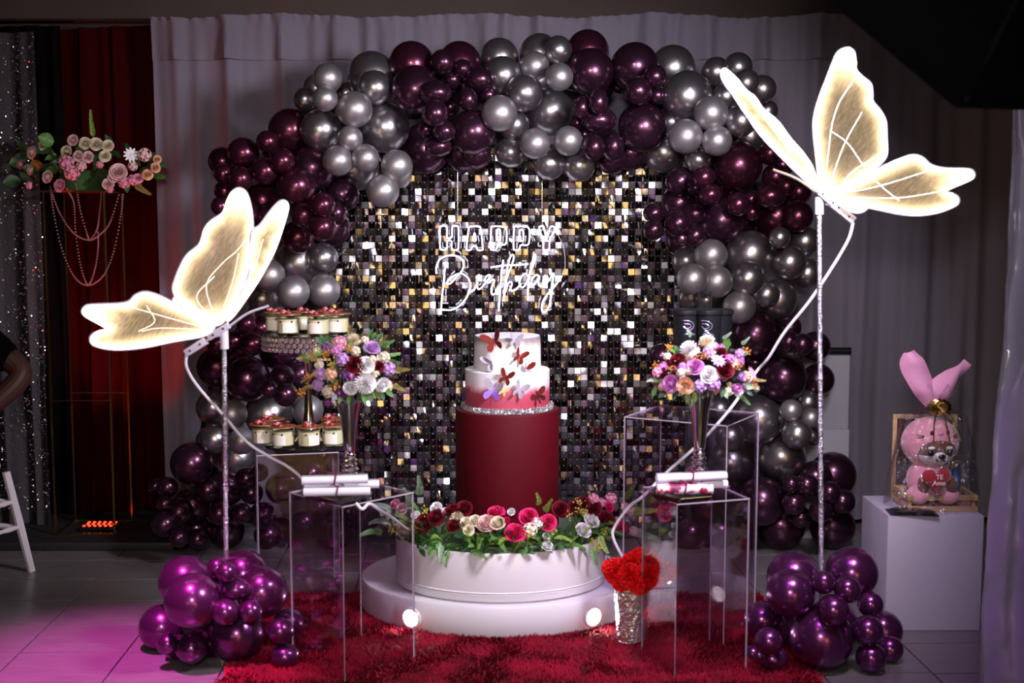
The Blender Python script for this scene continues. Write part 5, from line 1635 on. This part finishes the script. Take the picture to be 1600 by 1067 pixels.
ht_ = part('heart', hb, MATS['heart_red'], pt, (at(1460, 748, GY - .09).x - plx, -.100, at(1460, 748, GY - .09).z - GZ), label='red plush heart')
def text(name, body, size, loc, m, parent, rot=(PI / 2, 0, 0), ext=.0006, ax='CENTER'):
    c = bpy.data.curves.new(name, 'FONT')
    c.body = body; c.size = size; c.extrude = ext; c.align_x = ax; c.align_y = 'CENTER'; c.offset = .0002
    c.materials.append(m)
    t_ = link('tmp_text', c)
    bpy.context.view_layer.update()
    me = bpy.data.meshes.new_from_object(t_.evaluated_get(bpy.context.evaluated_depsgraph_get()))
    me.name = name
    bpy.data.objects.remove(t_)
    return link(name, me, parent, loc, rot)
text('lettering', 'TE', .024, (.004, -.0215, .014), MATS['plush_white'], ht_)
text('lettering', 'Amo', .024, (.004, -.0215, -.008), MATS['plush_white'], ht_)
b = MB(); b.lathe([(0.0, 0.0), (.016, 0.0), (.020, .09), (.012, .12), (0.0, .135)], 16)
solo('blue_card_cone', b, MATS['blue_card'], 'blue pointed packet standing behind the plush toy in the crate', 'packet', (at(1492, 730, GY + .04).x, GY + .04, GZ + .008))
bag = thing('cellophane_bag', 'clear crinkled gift bag with pink tissue ears and gold bow around the plush toy', 'gift bag', (gx, GY, GZ))
NZ = at(1452, 628, GY).z - GZ
b = MB()
rr = random.Random(15)
prof = [(.165, .002), (.168, .05), (.160, .12), (.142, .22), (.115, NZ - .05), (.055, NZ - .018), (.022, NZ), (.030, NZ + .02), (.060, NZ + .055)]
n = 44
V = []
for j, (r_, z_) in enumerate(prof):
    for k in range(n):
        a = 2 * PI * k / n
        f_ = 1 + .05 * math.sin(7 * a + j * 1.3) + .035 * math.sin(15 * a + j * 2.1) + rr.uniform(-.025, .025)
        V.append(Vector((r_ * f_ * math.cos(a), r_ * f_ * .78 * math.sin(a), z_ + (0 if j < 7 else .02 * math.sin(5 * a)))))
b.add(V, [(j * n + k, j * n + (k + 1) % n, (j + 1) * n + (k + 1) % n, (j + 1) * n + k) for j in range(len(prof) - 1) for k in range(n)])
part('wrap', b, MATS['cellophane'], bag, smooth=False)
def ear(pxs, w, seed):
    r3 = random.Random(seed)
    P = crom([at(x, y, GY) - bag.location for x, y in pxs], 5)
    Wd = crom([Vector((q_, 0, 0)) for q_ in w], 5)
    def fn(u, v):
        i = min(len(P) - 1, int(v * (len(P) - 1)))
        d = (P[min(i + 1, len(P) - 1)] - P[max(i - 1, 0)]).normalized()
        s_ = Vector((d.z, 0, -d.x))
        q_ = (u - .5) * 2
        return P[i] + s_ * (q_ * Wd[i].x) + Vector((0, -.022 * (1 - q_ * q_) * (Wd[i].x / .035) + .006 * math.sin(9 * v + 4 * u + seed), 0))
    b = MB(); b.grid(fn, 8, len(P) - 1)
    part('tissue_ear', b, MATS['tissue_pink'], bag)
ear([(1452, 634), (1446, 612), (1434, 588), (1424, 566), (1420, 549)], [.014, .040, .046, .044, .022], 1)
ear([(1454, 634), (1466, 612), (1484, 592), (1500, 578), (1512, 566)], [.014, .045, .036, .022, .018], 4)
b = MB()
for k in range(14):
    a = 2 * PI * k / 14 + .2
    d = Vector((math.cos(a), -.35, math.sin(a) * .7))
    q_ = Vector((0, -.035, NZ - .012))
    s_ = d.cross(Vector((0, 1, 0))).normalized() * .010
    b.add([q_ - s_ * .3, q_ + s_ * .3, q_ + d * .03 + s_ + Vector((0, -.014, 0)), q_ + d * .03 - s_ + Vector((0, -.014, 0)), q_ + d * .045 + s_ * .5, q_ + d * .045 - s_ * .5], [(0, 1, 2, 3), (3, 2, 4, 5)])
for sx in (.02, .055, -.03):
    b.tube(crom([Vector((0.0, -.045, NZ - .015)), Vector((sx * .8, -.075, NZ - .06)), Vector((sx * 1.2, -.105, NZ - .13))], 5), .0028, 4)
part('gold_bow', b, MATS['gold_metal'], bag)
bm_ = bmesh.new()
bmesh.ops.create_grid(bm_, x_segments=14, y_segments=8, size=.5)
for v in bm_.verts:
    x, y = v.co.x, v.co.y
    v.co = Vector((x * .175, y * .10, .014 * (1 - (2 * x) ** 4) * (1 - (2 * y) ** 4) + .004 * noise.noise(Vector((x * 6, y * 6, 0)))  + .0015))
geo = bmesh.ops.extrude_face_region(bm_, geom=bm_.faces[:])
for v in [g for g in geo['geom'] if isinstance(g, bmesh.types.BMVert)]: v.co.z = max(0.0, v.co.z * .15)
me = bpy.data.meshes.new('black_pouch'); bm_.to_mesh(me); bm_.free(); me.materials.append(MATS['black_gloss'])
o = link('black_pouch', me, None, (at(1425, 795, 4.395).x, 4.395, GZ + .001), (0, 0, -.1))
tag(o, 'crumpled black pouch lying at the front of the white gift pedestal', 'pouch')

# ---------------------------------------------------------------- plastic covered drape at the right edge
b = MB()
rr = random.Random(3)
def fn(u, v):
    x = 1.505 + .55 * u
    z = 0.0 + 2.9 * v
    d = .05 * math.sin(13 * u + .4 * math.sin(4 * v)) + .025 * math.sin(33 * u + 2 * math.sin(3 * z)) + .018 * noise.noise(Vector((x * 14, z * 5, 2))) + .008 * noise.noise(Vector((x * 40, z * 22, 5)))
    lean = -.02 * max(0, (.9 - z)) + .015 * math.sin(1.3 * z)
    return Vector((x + lean * (1 - u), 3.74 + d - .25 * u, z))
b.grid(fn, 60, 120)
solo('plastic_drape', b, MATS['plastic_sheet'], 'shiny lilac grey plastic sheet hanging at the right edge', 'curtain')

# ---------------------------------------------------------------- flower stand at the left
FX0, FX1 = at(79, 600, 5.58).x, at(172, 600, 5.58).x
FY0, FY1 = 5.62, 5.88
fzt = at(150, 298, 5.7).z
fs = thing('flower_stand', 'thin gold four legged stand strung with bead strands in front of the red drape', 'flower stand', ((FX0 + FX1) / 2, 5.71, .041))
hw = (FX1 - FX0) / 2
for sx in (-1, 1):
    for sy in (-1, 1):
        b = MB(); b.box((sx * hw, sy * .13, (fzt - .041) / 2), (.008, .008, fzt - .041)); part('leg', b, MATS['gold_metal'], fs)
zcb = at(170, 620, 5.7).z - .041
for z in (.004, fzt - .045):
    b = MB()
    for sx in (-1, 1): b.box((sx * hw, 0, z), (.008, .26, .008))
    for sy in (-1, 1): b.box((0, sy * .13, z), (2 * hw, .008, .008))
    part('frame', b, MATS['gold_metal'], fs)
b = MB(); b.box((0, .13, zcb), (2 * hw, .006, .006)); b.box((0, -.13, zcb), (2 * hw, .004, .004)); part('cross_bar', b, MATS['gold_metal'], fs)
b = MB(); b.box((0, 0, fzt - .047), (2 * hw + .02, .28, .006)); part('top_plate', b, MATS['gold_metal'], fs)
def strand(pz, Y):
    P = crom([at(20 + x / 3.68, 170 + y / 3.68, Y) - fs.location for x, y in pz], 10)
    b = MB(); acc = 0
    for i in range(1, len(P)):
        n = max(1, int((P[i] - P[i - 1]).length / .0105))
        for k in range(n): b.ball(P[i - 1].lerp(P[i], k / n), .0046, 5, 4)
    part('bead_strand', b, MATS['bead'], fs, smooth=False)
strand([(215, 450), (235, 600), (280, 800), (350, 960), (430, 1015), (520, 960), (580, 820), (620, 620), (635, 480)], 5.56)
strand([(220, 470), (270, 600), (350, 715), (440, 755), (510, 715), (560, 650), (615, 480)], 5.57)
strand([(360, 420), (385, 570), (430, 730), (450, 748), (485, 690), (500, 590), (510, 470)], 5.60)
strand([(310, 460), (350, 540), (360, 690), (385, 880), (430, 1010), (470, 930), (490, 800), (490, 700)], 5.58)
fa = thing('rose_arrangement', 'wide arrangement of pale roses and dark leaves on the gold stand', 'flowers', ((FX0 + FX1) / 2, 5.71, fzt))
FR = [(113,250,34,'rose','f_blush'),(345,182,30,'rose','f_blush'),(415,200,32,'rose','f_cream'),(478,205,34,'rose','f_cream'),(548,213,30,'rose','f_cream'),(308,245,32,'rose','f_cream'),(374,272,28,'rose','f_blush'),(432,278,32,'peony','f_blush'),(530,272,30,'rose','f_cream'),(310,310,44,'stock_bloom','f_pink'),(340,368,44,'stock_bloom','f_pink'),(395,330,30,'stock_bloom','f_blush'),
      (200,392,34,'rose','f_blush'),(270,440,34,'rose','f_pink'),(45,320,24,'rose','f_pink'),(103,355,24,'rose','f_blush'),(680,265,40,'daisy','f_white'),(758,265,40,'stock_bloom','f_blush'),(608,365,44,'rose','f_blush'),(575,395,28,'rose','f_blush'),(550,432,30,'rose','f_blush'),(640,425,34,'stock_bloom','f_pink'),(690,410,32,'stock_bloom','f_pink'),(720,400,26,'rose','f_pink'),(775,378,28,'rose','f_peach'),(820,338,26,'rose','f_peach'),(830,290,22,'rose','f_peach'),(690,330,28,'stock_bloom','f_blush'),(175,205,30,'rose','f_cream'),(500,320,22,'stock_bloom','f_pink'),(95,440,22,'stock_bloom','f_pink'),(560,465,20,'stock_bloom','f_pink')]
for x, y, r, kd, cl_ in FR:
    Y = 5.56 + (.05 if y < 260 else -.03)
    put(fa, kd, cl_, at(20 + x / 3.68, 170 + y / 3.68, Y), r / 3.68 * Y / F * 1.1, ((x - 440) / 500, -1, .2), label=FL[cl_] + ' ' + kd.replace('_', ' '))
for i in range(60):
    x, y = rr.uniform(30, 830), rr.uniform(190, 430)
    if abs(x - 440) > 300 and y < 240: y += 60
    put_leaf(fa, rr.choice(['leaf', 'leaf', 'round_leaf']), rr.choice(['leaf_dark', 'leaf_green', 'leaf_dark']), at(20 + x / 3.68, 170 + y / 3.68, 5.64 + rr.uniform(-.04, .15)), rr.uniform(.025, .045), ((x - 440) / 400 + rr.gauss(0, .4), -.3, rr.gauss(0, .6)))
for dx in (0,):
    put_leaf(fa, 'fern_sprig', 'leaf_lime', at(20 + 465 / 3.68, 170 + 170 / 3.68, 5.62) + Vector((dx, 0, 0)), .058, (dx * 3, -.05, 1)).scale.x = .034
put_leaf(fa, 'fern_sprig', 'leaf_olive', at(20 + 700 / 3.68, 170 + 430 / 3.68, 5.6), .045, (.9, -.1, -.6))
b = MB(); b.lathe([(0, 0), (.10, 0), (.12, .05), (.09, .09), (0, .10)], 20); part('foam_base', b, MATS['leaf_dark'], fa)

# red stage light on the floor
lx = at(153, 822, 5.66)
rl = thing('red_stage_light', 'low black stage light with glowing red dots under the flower stand', 'stage light', (lx.x, 5.70, .041))
zl = lx.z - .041
b = MB(); b.box((0, 0, zl / 2), (.17, .12, zl), (0, 0, 0), 0, .01); part('housing', b, MATS['black_plastic'], rl)
for i in range(6):
    for j in range(3):
        b = MB(); b.lathe([(.0075, 0), (.0065, .004), (0, .005)], 10)
        part('led_lens', b, MATS['red_led'], rl, (-.066 + i * .0255 + .006 * (j % 2), -.04 + j * .036, zl + .0002))
spot('red_uplight', (lx.x - .03, 5.70, .041 + zl + .03), (lx.x + .02, 5.99, 1.1), (1.0, 0.02, 0.01), RED_W, 62, 0.9, .03)
spot('red_uplight', (lx.x + .02, 5.64, .041 + zl + .03), (lx.x + .06, 5.58, 1.7), (1.0, 0.03, 0.01), RED_W * 1.1, 26, 0.9, .03)

# ---------------------------------------------------------------- chair and seated guest at the left edge
ch = thing('banquet_chair', 'white wooden banquet chair with turned rungs at the left edge', 'chair', (-2.07, 5.12, 0))
def cpart(nm, pts, r): 
    b = MB(); b.tube(pts, r, 8); part(nm, b, MATS['chair_white'], ch)
Lg = [((0.0, 0.0, 0.0), (-.085, -.02, .44)), ((-.17, -.36, 0.0), (-.20, -.33, .44)), ((-.62, .06, 0), (-.50, .05, .44)), ((-.62, -.30, 0), (-.58, -.30, .44))]
for f_, t_ in Lg:
    cpart('leg', [f_, tuple((Vector(f_) + Vector(t_)) / 2), t_], [.016, .019, .017])
def pl(i, z): 
    f_, t_ = Vector(Lg[i][0]), Vector(Lg[i][1]); return f_.lerp(t_, z / .44)
for z in (.20, .31):
    for a_i, b_i in ((0, 1), (1, 3), (3, 2), (2, 0)):
        p, q_ = pl(a_i, z), pl(b_i, z)
        cpart('rung', [p.lerp(q_, k / 12) for k in range(13)], [.009 + (.004 if k % 4 == 2 else 0) for k in range(13)])
b = MB(); b.box((-.33, -.14, .445), (.40, .42, .03), (0, 0, .1), 0, .008); part('seat', b, MATS['chair_white'], ch)
for i in (2, 3):
    t_ = Vector(Lg[i][1]); cpart('back_post', [t_, t_ + Vector((-.05, 0, .46))], .015)
cpart('back_rail', [Vector(Lg[2][1]) + Vector((-.05, 0, .46)), Vector(Lg[3][1]) + Vector((-.05, 0, .46))], .014)

def skin(name, verts, edges, radii, m, parent, loc=(0, 0, 0), sub=2, root_i=0):
    me = bpy.data.meshes.new(name)
    me.from_pydata(verts, edges, [])
    me.materials.append(m)
    o = link(name, me, parent, loc)
    o.modifiers.new('skin', 'SKIN')
    if not me.skin_vertices:
        pass
    lay = me.skin_vertices[0].data if me.skin_vertices else None
    if lay:
        for i, r in enumerate(radii):
            lay[i].radius = (r, r) if not isinstance(r, tuple) else r
            lay[i].use_root = (i == root_i)
    s_ = o.modifiers.new('sub', 'SUBSURF'); s_.levels = sub; s_.render_levels = sub
    for p in me.polygons: p.use_smooth = True
    return o
pr = thing('person', 'seated person in black with one bare arm bent at the elbow, at the left edge', 'person', (-2.42, 4.98, 0))
# joints (metres, relative to the empty): facing the camera's left
V = [(0, 0, .53), (0.0, 0.02, .72), (0.0, 0.0, .95), (0.0, 0.0, 1.10), (0, -.01, 1.20), (-.005, -.03, 1.31), (-.01, -.04, 1.42),
     (.17, .01, 1.07), (.40, .00, .895), (.40, -.03, .85), (.25, -.14, .70), (.215, -.16, .665),
     (-.17, -.02, 1.07), (-.30, -.06, .84), (-.22, -.26, .68),
     (.10, -.05, .50), (-.02, -.42, .50), (-.02, -.44, .08), (-.06, -.56, .04),
     (-.12, -.02, .50), (-.26, -.36, .50), (-.26, -.40, .08), (-.30, -.52, .04)]
E_ = [(0, 1), (1, 2), (2, 3), (3, 4), (4, 5), (5, 6), (3, 7), (7, 8), (8, 9), (9, 10), (10, 11), (3, 12), (12, 13), (13, 14), (0, 15), (15, 16), (16, 17), (17, 18), (0, 19), (19, 20), (20, 21), (21, 22)]
Rr = [.13, .12, .13, .10, .05, .075, .085, .064, .056, .052, .040, .036, .062, .045, .034, .085, .062, .045, .04, .085, .062, .045, .04]
# five fingers on the hand that rests on the thigh
hb_ = len(V)
for k, (dx, dz, ln) in enumerate(((.045, .02, .05), (.030, -.01, .075), (.010, -.015, .082), (-.010, -.015, .076), (-.028, -.008, .06))):
    a0 = Vector(V[11]) + Vector((dx * .7, -.02, dz * .4)); a1 = a0 + Vector((dx * .35, -ln * .6, -.012)); a2 = a1 + Vector((0, -ln * .45, -.02))
    V += [tuple(a0), tuple(a1), tuple(a2)]
    b0 = hb_ + 3 * k
    E_ += [(11, b0), (b0, b0 + 1), (b0 + 1, b0 + 2)]; Rr += [.011, .0095, .008]
skin('body', V, E_, Rr, MATS['skin'], pr)
CV = [(0, 0, .53), (0.0, 0.02, .72), (0.0, 0.0, .95), (0.0, 0.0, 1.10), (.17, .01, 1.07), (.375, .0, .905), (-.17, -.02, 1.07), (-.27, -.05, .90), (0, 0, 1.15)]
skin('shirt', CV, [(0, 1), (1, 2), (2, 3), (3, 4), (4, 5), (3, 6), (6, 7), (3, 8)], [.19, .20, .20, .13, .088, .070, .088, .06, .07], MATS['black_cloth'], pr)
TV = [(0, 0, .52), (.10, -.05, .50), (-.02, -.42, .50), (-.02, -.44, .12), (-.12, -.02, .50), (-.26, -.36, .50), (-.26, -.40, .12)]
skin('trousers', TV, [(0, 1), (1, 2), (2, 3), (0, 4), (4, 5), (5, 6)], [.15, .105, .08, .065, .105, .08, .065], MATS['black_cloth'], pr)
b = MB(); b.ball((-.01, -.01, 1.43), .108, 20, 14, sc=(1, 1.02, 1.05)); part('hair', b, MATS['hair'], pr)
for s_ in (-1, 1):
    b = MB(); b.ball((-.01 + s_ * .032, -.118, 1.395), .011, 8, 6); part('eye', b, MATS['black_gloss'], pr)
b = MB(); b.ball((-.012, -.132, 1.372), .016, 8, 6, sc=(.8, 1, 1.2)); part('nose', b, MATS['skin'], pr)
b = MB(); b.tube([(-.035, -.12, 1.342), (-.01, -.127, 1.339), (.015, -.12, 1.342)], .005, 6); part('mouth', b, MATS['heart_red'], pr)

# phrases shared by things of a kind
for o in list(SC.objects):
    if o.parent is None and not o.get('group'):
        s_ = o.name.split('.')[0]
        g_ = {'acrylic_stand': 'clear acrylic display stands', 'butterfly_lamp': 'glowing butterfly lamps on poles', 'trumpet_vase': 'mirror chrome trumpet vases',
              'balloon_cluster': 'purple balloon clusters on the floor', 'tray': 'small black trays of scrolls'}.get(s_)
        if g_: o['group'] = g_
